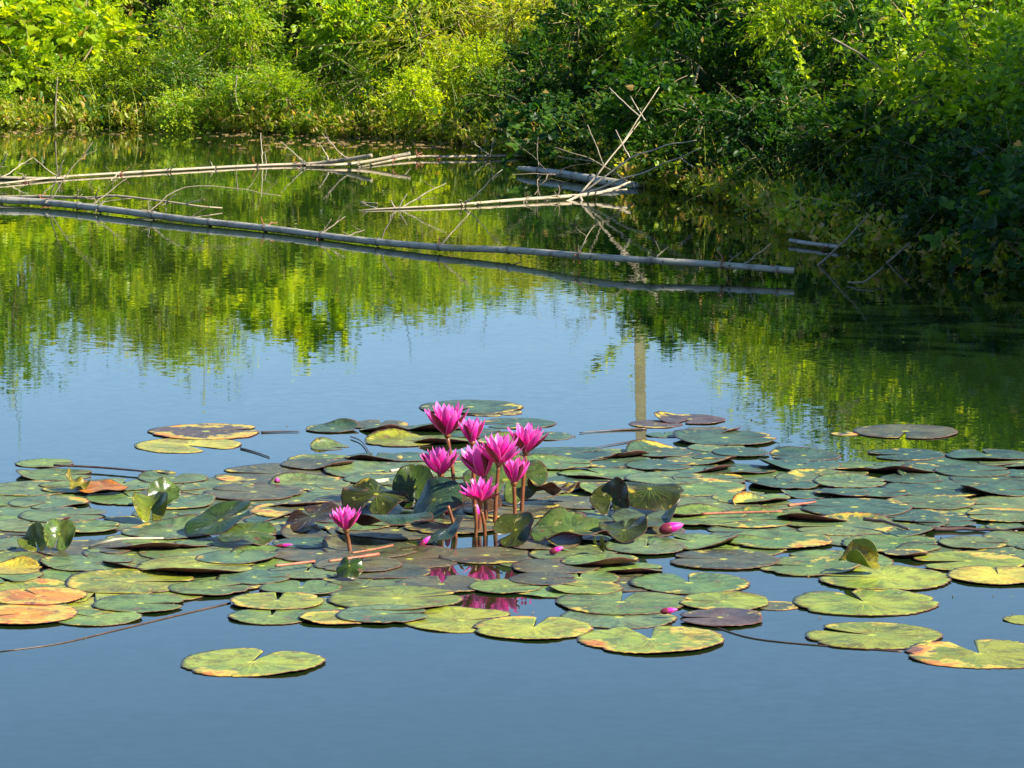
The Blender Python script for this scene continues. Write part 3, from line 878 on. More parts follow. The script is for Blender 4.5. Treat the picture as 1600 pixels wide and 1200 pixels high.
BANKBR = [((86, 200), (87, 160), (90, 120), 'pale brown vine stem hanging to the water on the far bank at the left'),
          ((545, 110), (565, 140), (585, 160), 'short pale dead stem lying against the yellow green bank'),
          ((370, 118), (368, 150), (375, 175), 'thin orange dead stem upright beside the dark hollow of the bank'),
          ((1300, 60), (1340, 82), (1380, 110), 'sunlit pale dead stem near the top of the right bank')]
for i, (a, b, c, lab) in enumerate(BANKBR):
    Y = 29.2 if a[0] < 800 else 20.5
    stick(lab, [[at_y(*a, Y), at_y(*b, Y), at_y(*c, Y)]], M['twig'], .007, .004, seed=40 + i)

# ------------------------------------------------------------------ lily pads
def pad_arrays(rg, Rr, notch=.12, wave=.004, rim=0.0, rim_a=0.0, nseg=84, nr=9, serr=.010, deform=None, thick=.0013, torn=.02, lobe=.22):
    phi = np.linspace(notch, 2 * np.pi - notch, nseg)
    ph = rg.uniform(0, 6.28, 6)
    rr = 1 + torn * (np.sin(3 * phi + ph[0]) * .5 + np.sin(5 * phi + ph[1]) * .35 + np.sin(9 * phi + ph[2]) * .2)
    rr *= 1 - serr * (np.abs(np.sin(phi * rg.integers(20, 30) + ph[3])) ** 2) + rg.normal(0, serr * .35, nseg)
    for _ in range(rg.integers(0, 4)):        # bites and tears out of the rim
        b = rg.uniform(.5, 5.8); rr -= rg.uniform(.03, .13) * np.exp(-((phi - b) / rg.uniform(.03, .12)) ** 2)
    edge = np.minimum(phi - notch, 2 * np.pi - notch - phi)
    rr *= 1 - lobe * np.exp(-edge / .13)
    v = np.linspace(0, 1, nr + 1)[1:] ** .8
    Rg = v[:, None] * rr[None] * Rr
    X = Rg * np.cos(phi)[None]; Y = Rg * np.sin(phi)[None]
    Z = wave * (v[:, None] ** 2) * (np.sin(2 * phi + ph[4]) * .6 + np.sin(5 * phi + ph[5]) * .4)[None]
    Z = Z + .0012 * np.sin(X * 40 / max(Rr * 6, .5) + ph[0]) * v[:, None]
    if rim: Z = Z + rim * (np.clip(np.cos(phi - rim_a), 0, 1)[None] ** 3) * (v[:, None] ** 5)
    if deform is None: Z = np.maximum(Z, 0)
    top = np.vstack([[0, 0, 0], np.stack([X.ravel(), Y.ravel(), Z.ravel()], 1)])
    uv = np.vstack([[.5, 0], np.stack([np.tile(phi / (2 * np.pi), nr), np.repeat(v, nseg)], 1)])
    if deform is not None: top = deform(top)
    bot = top - np.array([0, 0, thick])
    n = len(top)
    idx = 1 + np.arange(nr)[:, None] * nseg + np.arange(nseg)[None]
    q = np.stack([idx[:-1, :-1], idx[1:, :-1], idx[1:, 1:], idx[:-1, 1:]], -1).reshape(-1, 4)
    t = np.stack([np.zeros(nseg - 1, int), idx[0, :-1], idx[0, 1:]], 1)
    bound = np.concatenate([[0], idx[:, 0], idx[-1, 1:], idx[:-1, -1][::-1]])
    b2 = np.roll(bound, -1)
    side = np.stack([bound, bound + n, b2 + n, b2], 1)
    V = np.vstack([top, bot])
    quads = np.vstack([q, q[:, ::-1] + n, side])
    tris = np.vstack([t, t[:, ::-1] + n])
    mi = np.concatenate([np.zeros(len(q)), np.ones(len(q)), np.ones(len(side)), np.zeros(len(t)), np.ones(len(t))]).astype(int)
    return V, quads, tris, np.vstack([uv, uv]), mi

PALETTE = {
    'lime': ((.215, .255, .022), 'light yellow green'), 'green': ((.120, .190, .040), 'fresh green'), 'grey': ((.108, .160, .058), 'grey green'),
    'teal': ((.048, .100, .058), 'dull blue green'), 'brown': ((.088, .088, .040), 'brownish green'), 'purple': ((.085, .06, .055), 'purple brown'),
    'yellow': ((.42, .35, .04), 'yellow'), 'orange': ((.56, .22, .012), 'orange yellow'), 'dark': ((.05, .10, .012), 'dark green'), 'olive': ((.055, .07, .010), 'olive'), 'rust': ((.085, .045, .016), 'reddish brown'),
}
PADS = [  # px, py, width px, colour, ageing, notch direction in degrees (0 = right, 90 = away), notch half angle, label
 (293, 696, 168, 'yellow', .25, -50, .25, 'isolated yellow pad with a wide notch behind the left pads'),
 (322, 675, 178, 'purple', .55, 20, .1, 'purple brown pad with a yellow end behind the isolated yellow pad'),
 (70, 724, 94, 'green', .2, 10, .1, None), (88, 742, 125, 'green', .1, 5, .2, None),
 (520, 671, 86, 'teal', .1, -10, .1, None), (600, 671, 82, 'teal', .1, 170, .1, None), (590, 664, 100, 'brown', .1, 80, .1, None),
 (628, 690, 118, 'lime', .1, 5, .15, None), (690, 688, 110, 'green', .2, 190, .1, None), (515, 699, 62, 'grey', .2, -20, .3, None),
 (503, 718, 110, 'green', .15, 20, .12, None), (585, 717, 92, 'teal', .2, 90, .1, None), (640, 716, 96, 'teal', .0, 160, .1, None),
 (735, 637, 164, 'teal', .25, 250, .1, 'large dull green pad floating behind the tallest flower'), (770, 645, 90, 'brown', .3, 300, .1, None),
 (808, 662, 122, 'teal', .2, 200, .2, None), (850, 682, 92, 'teal', .1, 100, .1, None), (685, 669, 100, 'teal', .1, 30, .1, None), (745, 678, 110, 'teal', .1, 30, .1, None), (790, 690, 90, 'green', .1, 30, .1, None),
 (1025, 663, 86, 'purple', .3, 20, .1, None), (1078, 656, 112, 'purple', .12, 250, .12, 'ragged purple brown pad floating just right of the pole reflection'),
 (1040, 680, 62, 'teal', .2, 100, .1, None), (1112, 674, 92, 'brown', .3, 40, .1, None), (1133, 687, 165, 'teal', .1, 10, .06, None),
 (1415, 675, 164, 'brown', .2, 260, .08, 'isolated grey pad floating over the dark tree reflection at the rear right'), (1320, 678, 44, 'purple', .6, 100, .5, None),
 (1030, 708, 106, 'teal', .2, 10, .1, None), (1120, 702, 92, 'grey', .2, 50, .1, None), (1158, 709, 92, 'teal', .1, 10, .1, None),
 (1256, 712, 116, 'teal', .1, 180, .1, None), (1250, 729, 130, 'teal', .1, 60, .1, None), (1415, 711, 124, 'teal', .1, 190, .2, None),
 (1545, 713, 136, 'teal', .0, 100, .1, None), (1412, 733, 128, 'teal', .2, 150, .1, None), (1312, 740, 92, 'grey', .3, 200, .1, None),
 (1520, 738, 122, 'teal', .0, 0, .1, None), (1597, 742, 80, 'teal', .1, 0, .1, None), (1158, 735, 116, 'teal', .1, 0, .1, None),
 (1225, 758, 112, 'teal', .2, 50, .1, None), (1330, 756, 118, 'grey', .2, 0, .1, None), (1425, 750, 100, 'teal', .1, 0, .1, None),
 (1262, 773, 84, 'teal', .3, 0, .1, None), (1317, 773, 90, 'teal', .1, 0, .1, None), (1375, 772, 90, 'teal', .1, 0, .1, None),
 (1466, 765, 172, 'teal', .3, 330, .1, None), (1565, 768, 130, 'teal', .2, 0, .1, None), (1455, 787, 140, 'grey', .3, 200, .1, None),
 (1570, 790, 150, 'grey', .35, 180, .1, None), (1335, 796, 178, 'teal', .2, 170, .05, None), (1195, 790, 100, 'grey', .2, 0, .1, None),
 (1215, 806, 80, 'green', .2, 0, .1, None), (1311, 824, 172, 'grey', .3, 190, .1, None), (1443, 809, 136, 'teal', .2, 200, .1, None),
 (1478, 817, 100, 'teal', .1, 0, .1, None), (1570, 808, 130, 'grey', .35, 180, .1, None), (1418, 836, 60, 'teal', .1, 0, .1, None),
 (1215, 846, 172, 'green', .25, 170, .05, None), (1397, 852, 166, 'green', .2, 350, .05, None), (1521, 851, 112, 'grey', .2, 350, .1, None),
 (1610, 858, 46, 'teal', .1, 0, .1, None), (1300, 877, 192, 'green', .25, 150, .08, None), (1265, 886, 170, 'green', .25, 170, .15, None),
 (1512, 879, 180, 'lime', .3, 190, .2, None), (1380, 905, 214, 'lime', .1, 170, .06, 'light green pad bearing the curled yellow flap at the right'),
 (1560, 901, 162, 'yellow', .1, 90, .05, 'bright yellow pad at the right edge beside the flap-bearing pad'),
 (1350, 942, 228, 'lime', .12, 105, .12, 'big light green pad with a rear notch in front of the yellow pad'),
 (1213, 947, 76, 'brown', .4, 200, .1, None), (1362, 994, 216, 'lime', .22, 150, .13, 'light green pad with a pointed lobe, alone below the big notched pad at right'),
 (1530, 1022, 232, 'lime', .42, 100, .22, 'nearest yellow green pad cut by the right edge, orange at its left end'),
 (1604, 969, 74, 'lime', .45, 0, .1, 'small pad tip with an orange rim cut by the right edge'), (1418, 868, 72, 'brown', .5, 0, .1, None),
 (1077, 912, 190, 'green', .22, 97, .14, 'green pad with a rear notch and cream centre below the fallen pink bud'),
 (1130, 943, 146, 'lime', .25, 170, .05, None), (970, 943, 206, 'green', .15, 80, .12, None), (967, 965, 186, 'grey', .15, 60, .1, None),
 (1017, 1000, 232, 'lime', .40, 98, .22, 'largest yellow green pad with a wide notch, nearest in the bottom middle'),
 (833, 983, 190, 'lime', .30, 80, .10, 'yellow green pad with an orange left end beside the largest pad'),
 (722, 970, 192, 'lime', .12, 20, .12, 'light green pad just in front of the pink reflections'),
 (620, 938, 216, 'lime', .12, 20, .05, 'broad light green pad in front of the small green peak of leaf'),
 (1125, 968, 140, 'purple', .15, 180, .12, 'sunken brown rotting pad right of the fallen bud on the front pads'),
 (1130, 876, 176, 'brown', .2, 170, .05, None), (1150, 857, 162, 'green', .15, 170, .1, None),
 (393, 1035, 226, 'lime', .30, 75, .10, 'lone yellow green pad nearest the camera at the lower left'),
 (433, 942, 148, 'lime', .3, 90, .1, None), (424, 964, 134, 'green', .1, 90, .1, None), (528, 967, 120, 'lime', .62, 60, .1, 'orange blotched pad at the front edge left of the middle'),
 (600, 963, 150, 'grey', .1, 0, .1, None), (205, 912, 206, 'lime', .28, 0, .1, None), (328, 922, 128, 'green', .1, 30, .1, None),
 (220, 946, 148, 'green', .15, 0, .15, None), (152, 966, 138, 'green', .15, 150, .1, None), (60, 936, 152, 'orange', .45, 120, .05, 'rear of the two orange yellow pads at the left edge'),
 (38, 963, 166, 'orange', .5, 200, .1, 'front of the two orange yellow pads at the left edge'), (22, 893, 90, 'yellow', .15, 0, .05, 'yellow green pad end cut by the left edge'),
 (122, 900, 126, 'green', .1, 0, .1, None), (137, 883, 152, 'grey', .15, 0, .1, None), (308, 888, 190, 'lime', .15, 0, .05, None),
 (398, 905, 118, 'grey', .1, 0, .1, None), (370, 915, 90, 'brown', .2, 0, .1, None), (470, 920, 130, 'green', .1, 90, .1, None), (570, 918, 130, 'grey', .1, 90, .1, None),
 (690, 915, 150, 'brown', .15, 90, .1, None), (905, 905, 130, 'green', .1, 90, .1, None), (790, 919, 118, 'green', .15, 10, .1, None), (860, 923, 125, 'green', .25, 10, .1, None), (915, 921, 118, 'lime', .35, 150, .1, None),
 (600, 893, 150, 'brown', .1, 90, .1, None), (700, 898, 0, 'brown', .1, 0, .1, None), (868, 888, 140, 'brown', .15, 30, .1, None), (850, 908, 110, 'brown', .1, 0, .1, None),
 (940, 880, 130, 'green', .1, 0, .1, None), (985, 890, 110, 'green', .2, 0, .1, None), (900, 868, 150, 'grey', .1, 0, .1, None), (1010, 858, 130, 'grey', .1, 80, .1, None),
 (500, 868, 160, 'brown', .1, 60, .1, None), (640, 874, 170, 'brown', .1, 10, .1, None), (760, 869, 150, 'brown', .1, 10, .1, None), (560, 885, 140, 'brown', .1, 90, .1, None),
 (480, 895, 130, 'grey', .1, 90, .1, None), (370, 875, 130, 'grey', .1, 90, .1, None), (290, 865, 150, 'grey', .15, 60, .1, None), (205, 868, 150, 'grey', .15, 60, .1, None),
 (475, 852, 100, 'teal', .1, 0, .1, None), (265, 832, 150, 'grey', .15, 0, .1, None), (130, 825, 120, 'green', .2, 0, .1, None), (100, 808, 140, 'grey', .1, 0, .1, None),
 (45, 822, 130, 'grey', .1, 90, .1, None), (1120, 790, 150, 'grey', .1, 0, .1, None), (1100, 812, 150, 'green', .1, 0, .1, None), (1170, 815, 150, 'green', .1, 0, .1, None),
 (1110, 750, 120, 'grey', .1, 0, .1, None), (940, 742, 140, 'green', .1, 120, .1, None), (900, 755, 120, 'teal', .1, 0, .1, None), (1040, 750, 130, 'grey', .1, 0, .1, None), (960, 722, 130, 'teal', .15, 0, .1, None),
 (1030, 728, 110, 'teal', .1, 0, .1, None), (870, 728, 120, 'green', .15, 0, .1, None), (830, 712, 90, 'green', .15, 0, .1, None), (440, 742, 220, 'brown', .2, 170, .1, 'long reddish-edged pad at the back left of the pad mat'),
 (380, 755, 150, 'grey', .1, 0, .1, None), (270, 750, 110, 'grey', .2, 80, .1, None), (50, 765, 150, 'grey', .25, 0, .1, None),
]
GAPS = [(718, 850, 26, 14), (755, 893, 28, 12), (782, 948, 66, 20), (700, 955, 18, 8), (125, 838, 30, 6), (430, 850, 22, 9), (150, 795, 22, 8), (60, 795, 0, 0), (1180, 893, 60, 10), (1500, 838, 80, 9), (1080, 835, 20, 5),
        (1190, 762, 40, 6), (1310, 868, 20, 8), (100, 903, 20, 5), (750, 845, 46, 16), (1410, 888, 22, 5), (1170, 722, 40, 6), (1340, 716, 30, 10), (450, 715, 5, 5), (1235, 775, 12, 4), (600, 880, 0, 0), (1300, 783, 60, 5), (1010, 885, 15, 6), (980, 928, 40, 5), (380, 745, 0, 0)]
REAR = [(-60, 757), (0, 757), (150, 754), (230, 748), (330, 746), (440, 735), (500, 722), (600, 712), (690, 712), (800, 704), (900, 706), (1080, 703), (1200, 705), (1300, 716), (1600, 712), (1680, 712)]
FRONT = [(-60, 968), (60, 960), (130, 962), (230, 950), (300, 925), (370, 935), (420, 960), (600, 960), (650, 940), (700, 925), (860, 925), (900, 950), (960, 955), (1060, 935), (1110, 890), (1200, 868), (1290, 890), (1420, 895), (1600, 890), (1680, 890)]
def in_gap(px, py, grow=1.0):
    return any(a and ((px - x) / (a * grow)) ** 2 + ((py - y) / (b * grow)) ** 2 < 1 for x, y, a, b in GAPS)
def covered_gap(px, py, w):
    h = w * .16
    for x, y, a, b in GAPS:
        if a and abs(px - x) < w * .42 + a * .55 and abs(py - y) < h * .42 + b * .6: return True
    return False

def zone_colour(px, py, rg):
    r_ = rg.random()
    if py < 760 and px > 850: ch = ['teal', 'teal', 'grey', 'green']
    elif py < 830 and px > 1080: ch = ['teal', 'grey', 'grey', 'green']
    elif 430 < px < 1020 and 770 < py < 930: ch = ['brown', 'grey', 'brown', 'teal', 'green']
    elif py > 880: ch = ['lime', 'green', 'green', 'lime']
    elif px < 500: ch = ['grey', 'grey', 'green', 'grey', 'brown']
    else: ch = ['green', 'grey', 'grey']
    return ch[int(r_ * len(ch))]

rp = random.Random(77)
placed = []
for px, py, wd, colr, age, nd, nh, lab in PADS:
    if wd: placed.append([px, py, wd, colr, age, nd, nh, lab])
# fill the rest of the mat: dart throwing, more of the water hidden each time
cov = [(p[0], p[1], p[2] * .5, p[2] * .5 * .165) for p in placed]
tries = 0
while tries < 9000 and len(placed) < 262:
    tries += 1
    px, py = rp.uniform(-30, 1630), rp.uniform(705, 965)
    if not (np.interp(px, *zip(*REAR)) < py - 5 and py + 6 < np.interp(px, *zip(*FRONT))): continue
    wd = rp.uniform(.24, .37) * pxm(px, py)
    if tries > 6000: wd *= .75
    if covered_gap(px, py, wd): continue
    e = (py + 145) / F
    hw, hh = wd * .5, wd * .5 * e
    worst = 9
    for (x, y, a, b) in cov:
        d = math.hypot((px - x) / (a + hw), (py - y) / (b + hh))
        worst = min(worst, d)
    if worst < (.54 if tries < 3500 else .47): continue
    cov.append((px, py, hw, hh))
    placed.append([px, py, wd, zone_colour(px, py, rp), rp.choice([.05, .1, .15, .2, .3]), rp.uniform(0, 360), rp.uniform(.04, .16), None])

LAND = [('the lone flower at the left', 541, 840), ('the tallest pink flower', 697, 715), ('the upright dark green leaf', 645, 775), ('the glossy folded leaf', 965, 783),
        ('the fallen pink bud', 1050, 825), ('the bright curled leaf', 75, 848), ('the crumpled yellow leaf', 140, 767), ('the tilted leaf with dark underside', 350, 826),
        ('the pink mirror images', 780, 945), ('the mirrored concrete pole', 1005, 690), ('the curled yellow flap', 1340, 888), ('the orange pads', 50, 948),
        ('the largest pad in front', 1017, 1000), ('the two straws on the pads', 520, 874), ('the long dark stick', 1520, 829), ('the isolated yellow pad', 293, 690),
        ('the long red stalk', 1160, 800), ('the lone grey pad', 1415, 675), ('the small green leaf peak', 545, 896), ('the pair of cupped leaves', 245, 790)]
NEAR = ['nearest', 'second nearest', 'third nearest', 'fourth nearest', 'fifth nearest', 'sixth nearest', 'seventh nearest', 'eighth nearest', 'ninth nearest', 'tenth nearest', 'eleventh nearest', 'twelfth nearest', 'thirteenth nearest']
buckets = {}
for p in placed:
    if p[7]: continue
    best = min(LAND, key=lambda L: math.hypot(p[0] - L[1], (p[1] - L[2]) * 4))
    dx, dy = p[0] - best[1], (p[1] - best[2]) * 4
    d = ('right of' if dx > 0 else 'left of') if abs(dx) > abs(dy) else ('in front of' if dy > 0 else 'behind')
    buckets.setdefault((best[0], d), []).append((math.hypot(dx, dy), p))
for (ln, d), lst in buckets.items():
    lst.sort(key=lambda a: a[0])
    for i, (_, p) in enumerate(lst):
        size = 'small ' if p[2] / pxm(p[0], p[1]) < .2 else ''
        p[7] = f"{size}{PALETTE[p[3]][1]} lily pad, {NEAR[min(i, 12)]} {d} {ln}"

# stack overlapping pads in thin layers so none cuts through the next
world_p = []
for p in placed:
    c = at(p[0], p[1]); rad = p[2] * .5 / pxm(p[0], p[1])
    world_p.append((c.x, c.y, rad))
layers = []
order = sorted(range(len(placed)), key=lambda i: (-1 if i < len(PADS) - 1 else 1, rp.random()), reverse=True)
lay = {}
for i in order:
    x, y, r_ = world_p[i]
    used = {lay[j] for j in lay if math.hypot(x - world_p[j][0], y - world_p[j][1]) < (r_ + world_p[j][2]) * .97}
    k = max(used) + 1 if used and max(used) < 4 else next((q for q in range(12) if q not in used), 0)
    lay[i] = k

rgp = np.random.default_rng(12)
for i, (px, py, wd, colr, age, nd, nh, lab) in enumerate(placed):
    x, y, rad = world_p[i]
    sunk = 'sunken' in lab
    V, q, t, uv, mi = pad_arrays(rgp, rad, notch=nh, wave=rgp.uniform(.0006, .0022), rim=(rgp.uniform(.006, .030) if rgp.random() < .42 else 0.0) * (.25 if py > 895 else 1.0),
                                 rim_a=rgp.uniform(.8, 5.4), serr=rgp.uniform(.010, .026), torn=rgp.uniform(.015, .045) if colr != 'purple' else .06, lobe=rgp.uniform(.12, .3))
    me = make_mesh('lily_pad', V, [q, t], [M['pad'], M['under']], mi, uv)
    o = link('lily_pad', me)
    o.location = (x, y, .0014 + .0015 * lay[i] - (.0016 if sunk else 0))
    tilt = .0015
    o.rotation_euler = (rgp.normal(0, tilt), rgp.normal(0, tilt), R(nd))
    b = PALETTE[colr][0]
    j = 1 + rgp.normal(0, .09); k = rgp.normal(0, .05)
    o.color = (max(b[0] * (j + k), 0), b[1] * j, b[2] * (j - k), age)
    tag(o, lab, 'lily pad', 'lily pads floating on the pond')

# raised, curled and tilted leaves
def rot(V, axis, ang):
    return V @ np.array(Matrix.Rotation(ang, 3, axis)).T
def raised(label, px, py, w_px, colr, age=.05, cup=0.0, cup_ax=0.0, tilt=0.0, tilt_dir=0.0, yaw=0.0, z=.03, notch=.1, under='under', wave=.012, fold=0.0, fold_at=.3, name='raised_leaf', rimc=0.0, sink=True, seed=0):
    """tilt lifts the side of the leaf pointing to tilt_dir (degrees, 0 = right, 90 = away from the camera)"""
    rg = np.random.default_rng(seed + int(px))
    c = at(px, py); rad = w_px * .46 / pxm(px, py)
    def deform(V):
        V = rot(V, 'Z', R(yaw - cup_ax))
        x = V[:, 0] / rad
        V[:, 2] += cup * rad * x ** 2
        V[:, 0] *= 1 - .35 * abs(cup) * np.abs(x)
        if fold:
            m = np.clip(x - fold_at, 0, None)
            V[:, 2] += fold * rad * m * 1.3
            V[:, 0] -= rad * m * min(abs(fold) * .55, .9)
        if rimc: V[:, 2] += rimc * rad * np.clip((V[:, 0] ** 2 + V[:, 1] ** 2) / rad ** 2, 0, 1.3) ** 3
        V = rot(V, 'Z', R(cup_ax))
        V = rot(V, 'Z', -R(tilt_dir)); V = rot(V, 'Y', -R(tilt)); V = rot(V, 'Z', R(tilt_dir))
        return V
    V, q, t, uv, mi = pad_arrays(rg, rad, notch=notch, wave=wave, deform=deform, nr=12, torn=.03, serr=.012)
    low = V[:, 2].min()
    me = make_mesh(name, V, [q, t], [M['raised'], M[under]], mi, uv)
    o = link(name, me)
    o.location = (c.x, c.y, z - (low if sink else 0))
    b = PALETTE[colr][0]
    o.color = (*b, age)
    return tag(o, label, 'lily leaf', 'leaves standing up or curling among the pads')

raised('upright dark green leaf with pale veins standing left of the flower stalks', 648, 797, 84, 'dark', .0, cup=.25, cup_ax=0, tilt=62, tilt_dir=90, yaw=-90, z=.01, notch=.05)
raised('dark blue green leaf tilted up toward the flower stalks', 678, 822, 108, 'teal', .0, cup=-.25, cup_ax=0, tilt=42, tilt_dir=40, yaw=200, z=.01, notch=.05)
raised('brown green wavy leaf just left of the upright dark green leaf', 588, 806, 118, 'olive', .1, cup=-.25, cup_ax=90, tilt=20, tilt_dir=95, yaw=250, z=.01, wave=.03)
raised('wide leaf with a dark maroon curling front edge right of the lone flower', 610, 846, 150, 'teal', .0, cup=-.12, cup_ax=90, tilt=-10, tilt_dir=90, yaw=200, z=.03, wave=.016, rimc=-.04)
raised('dark tilted leaf whose front drops to the water under the flower stalks', 695, 848, 84, 'teal', .0, cup=.1, cup_ax=0, tilt=30, tilt_dir=10, yaw=70, z=.004)
raised('reddish brown leaf lying behind the flower stalks', 735, 800, 120, 'rust', .2, cup=-.1, cup_ax=40, tilt=14, tilt_dir=90, yaw=0, z=.012, wave=.02)
raised('bright green leaf catching the sun behind the flower stalks', 790, 785, 150, 'green', .0, cup=.1, cup_ax=0, tilt=22, tilt_dir=80, yaw=260, z=.012)
raised('dark olive leaf rolled over at the foot of the flower stalks', 806, 853, 84, 'olive', .0, cup=.35, cup_ax=0, tilt=38, tilt_dir=60, yaw=200, z=.004)
raised('maroon leaf with upturned edge right of the flower stalks', 865, 790, 90, 'rust', .3, cup=.2, cup_ax=90, tilt=14, tilt_dir=270, yaw=50, z=.02, wave=.03)
raised('glossy leaf lobe standing up right of the flowers', 955, 806, 78, 'olive', .0, cup=.35, cup_ax=15, tilt=50, tilt_dir=65, yaw=260, z=.008, notch=.2)
raised('glossy folded leaf lying behind the fallen pink bud', 1015, 801, 118, 'olive', .0, cup=-.3, cup_ax=80, tilt=17, tilt_dir=100, yaw=185, z=.012, notch=.1)
raised('large pale green leaf with a yellow star centre below the flower stalks', 893, 847, 142, 'green', .0, cup=.18, cup_ax=90, tilt=8, tilt_dir=90, yaw=10, z=.01, notch=.05, wave=.02)
raised('leaf with a raised peak and dark hollow left of the fallen pink bud', 975, 848, 92, 'olive', .0, cup=.28, cup_ax=0, tilt=14, tilt_dir=70, yaw=80, z=.012)
raised('grey leaf with an upcurled right end behind the fallen pink bud', 1010, 828, 124, 'grey', .1, cup=0, fold=.6, fold_at=.55, cup_ax=0, tilt=5, tilt_dir=90, yaw=90, z=.018)
raised('curled bright green leaf at the far left, left half', 55, 862, 62, 'lime', .0, cup=.5, cup_ax=20, tilt=48, tilt_dir=60, yaw=280, z=.006, under='under_green')
raised('curled bright green leaf at the far left, right half', 93, 862, 62, 'green', .0, cup=.4, cup_ax=-10, tilt=55, tilt_dir=100, yaw=260, z=.006, under='under_green')
raised('cupped olive leaf with a sunlit rim, front one of the pair at left', 237, 816, 76, 'lime', .05, cup=.6, cup_ax=10, tilt=34, tilt_dir=85, yaw=270, z=.006, under='under_green')
raised('cupped green leaf, rear one of the pair at left', 256, 792, 62, 'green', .05, cup=.4, cup_ax=-20, tilt=40, tilt_dir=110, yaw=250, z=.01, under='under_green')
raised('long green leaf tilted up with a dark underside left of the lone flower', 345, 838, 132, 'dark', .0, cup=.15, cup_ax=0, tilt=-22, tilt_dir=215, yaw=0, z=.01)
raised('bright green leaf lying under the tilted long leaf', 386, 852, 112, 'green', .0, cup=-.1, cup_ax=0, tilt=9, tilt_dir=80, yaw=0, z=.012)
raised('dark brown leaf rising toward the lone flower from the left', 490, 830, 108, 'rust', .1, cup=0, cup_ax=0, tilt=17, tilt_dir=35, yaw=120, z=.01)
raised('small green leaf peak poking up between the front pads', 546, 906, 56, 'dark', .0, cup=-.45, cup_ax=0, tilt=32, tilt_dir=80, yaw=90, z=.006, under='under_green')
raised('curled yellow leaf flap standing on the light green pad at the right', 1342, 897, 72, 'yellow', .1, cup=.9, cup_ax=60, tilt=22, tilt_dir=90, yaw=200, z=.02, under='under_green')
raised('crumpled yellow leaf end on the pads at the back left', 118, 771, 48, 'yellow', .2, cup=.7, cup_ax=40, tilt=25, tilt_dir=150, yaw=200, z=.015, wave=.03, under='under_green')
raised('flat orange part-withered leaf beside the crumpled yellow leaf', 158, 771, 92, 'orange', .35, cup=0, tilt=3, tilt_dir=90, yaw=200, z=.012, wave=.008)
raised('pale green rolled leaf tip below the peaked leaf', 936, 869, 26, 'lime', .0, cup=1.2, cup_ax=30, tilt=30, tilt_dir=90, yaw=0, z=.01, under='under_green')

# ------------------------------------------------------------------ flowers
def petal_mesh(name, L, W, bow, cupd, mat, tipw=.9):
    nu, nv = 7, 12
    V, uv = [], []
    a = bow * .5; y = x = 0.0
    spine = []
    for i in range(nv + 1):
        spine.append((x, y)); x += math.sin(a) * L / nv; y += math.cos(a) * L / nv; a -= bow / nv
    for i in range(nv + 1):
        t = i / nv
        wd = W * .5 * (math.sin(math.pi * min(t * .93 + .05, 1)) ** .75) * (1 - .25 * max(0, t - .5))
        if i == nv: wd = W * .015
        for j in range(nu):
            s_ = j / (nu - 1) * 2 - 1
            V.append((spine[i][0] - cupd * W * (s_ * s_) * math.sin(math.pi * min(t + .08, 1)), s_ * wd, spine[i][1]))
            uv.append((j / (nu - 1), t))
    idx = np.arange(nv)[:, None] * nu + np.arange(nu - 1)[None]
    q = np.stack([idx, idx + 1, idx + nu + 1, idx + nu], -1).reshape(-1, 4)
    return make_mesh(name, V, q, [mat], uv=uv)
PET = [petal_mesh('petal', 1, .29, .50, .22, M['petal']), petal_mesh('petal', 1, .27, .30, .25, M['petal']), petal_mesh('petal', 1, .31, .65, .2, M['petal'])]
SEP = petal_mesh('sepal', 1, .33, .5, .3, M['sepal'])

def bud_mesh(name, L, W, mat, tip=1.0):
    n, ns = 14, 14
    V = []
    for i in range(n + 1):
        t = i / n; r_ = W * .5 * math.sin(math.pi * min(t * .9 + .08, 1)) ** .7 * (1 - .15 * t)
        if i == n: r_ = W * .02
        for j in range(ns):
            a = j * 2 * math.pi / ns; rr = r_ * (1 + .10 * math.cos(4 * a + t * 1.5))
            V.append((rr * math.cos(a), rr * math.sin(a), t * L))
    q = [(i * ns + j, i * ns + (j + 1) % ns, (i + 1) * ns + (j + 1) % ns, (i + 1) * ns + j) for i in range(n) for j in range(ns)]
    uv = [((j / ns * 4) % 1, i / n) for i in range(n + 1) for j in range(ns)]
    return make_mesh(name, V, [np.array(q), np.array([list(range(ns))[::-1]])], [mat], uv=uv)

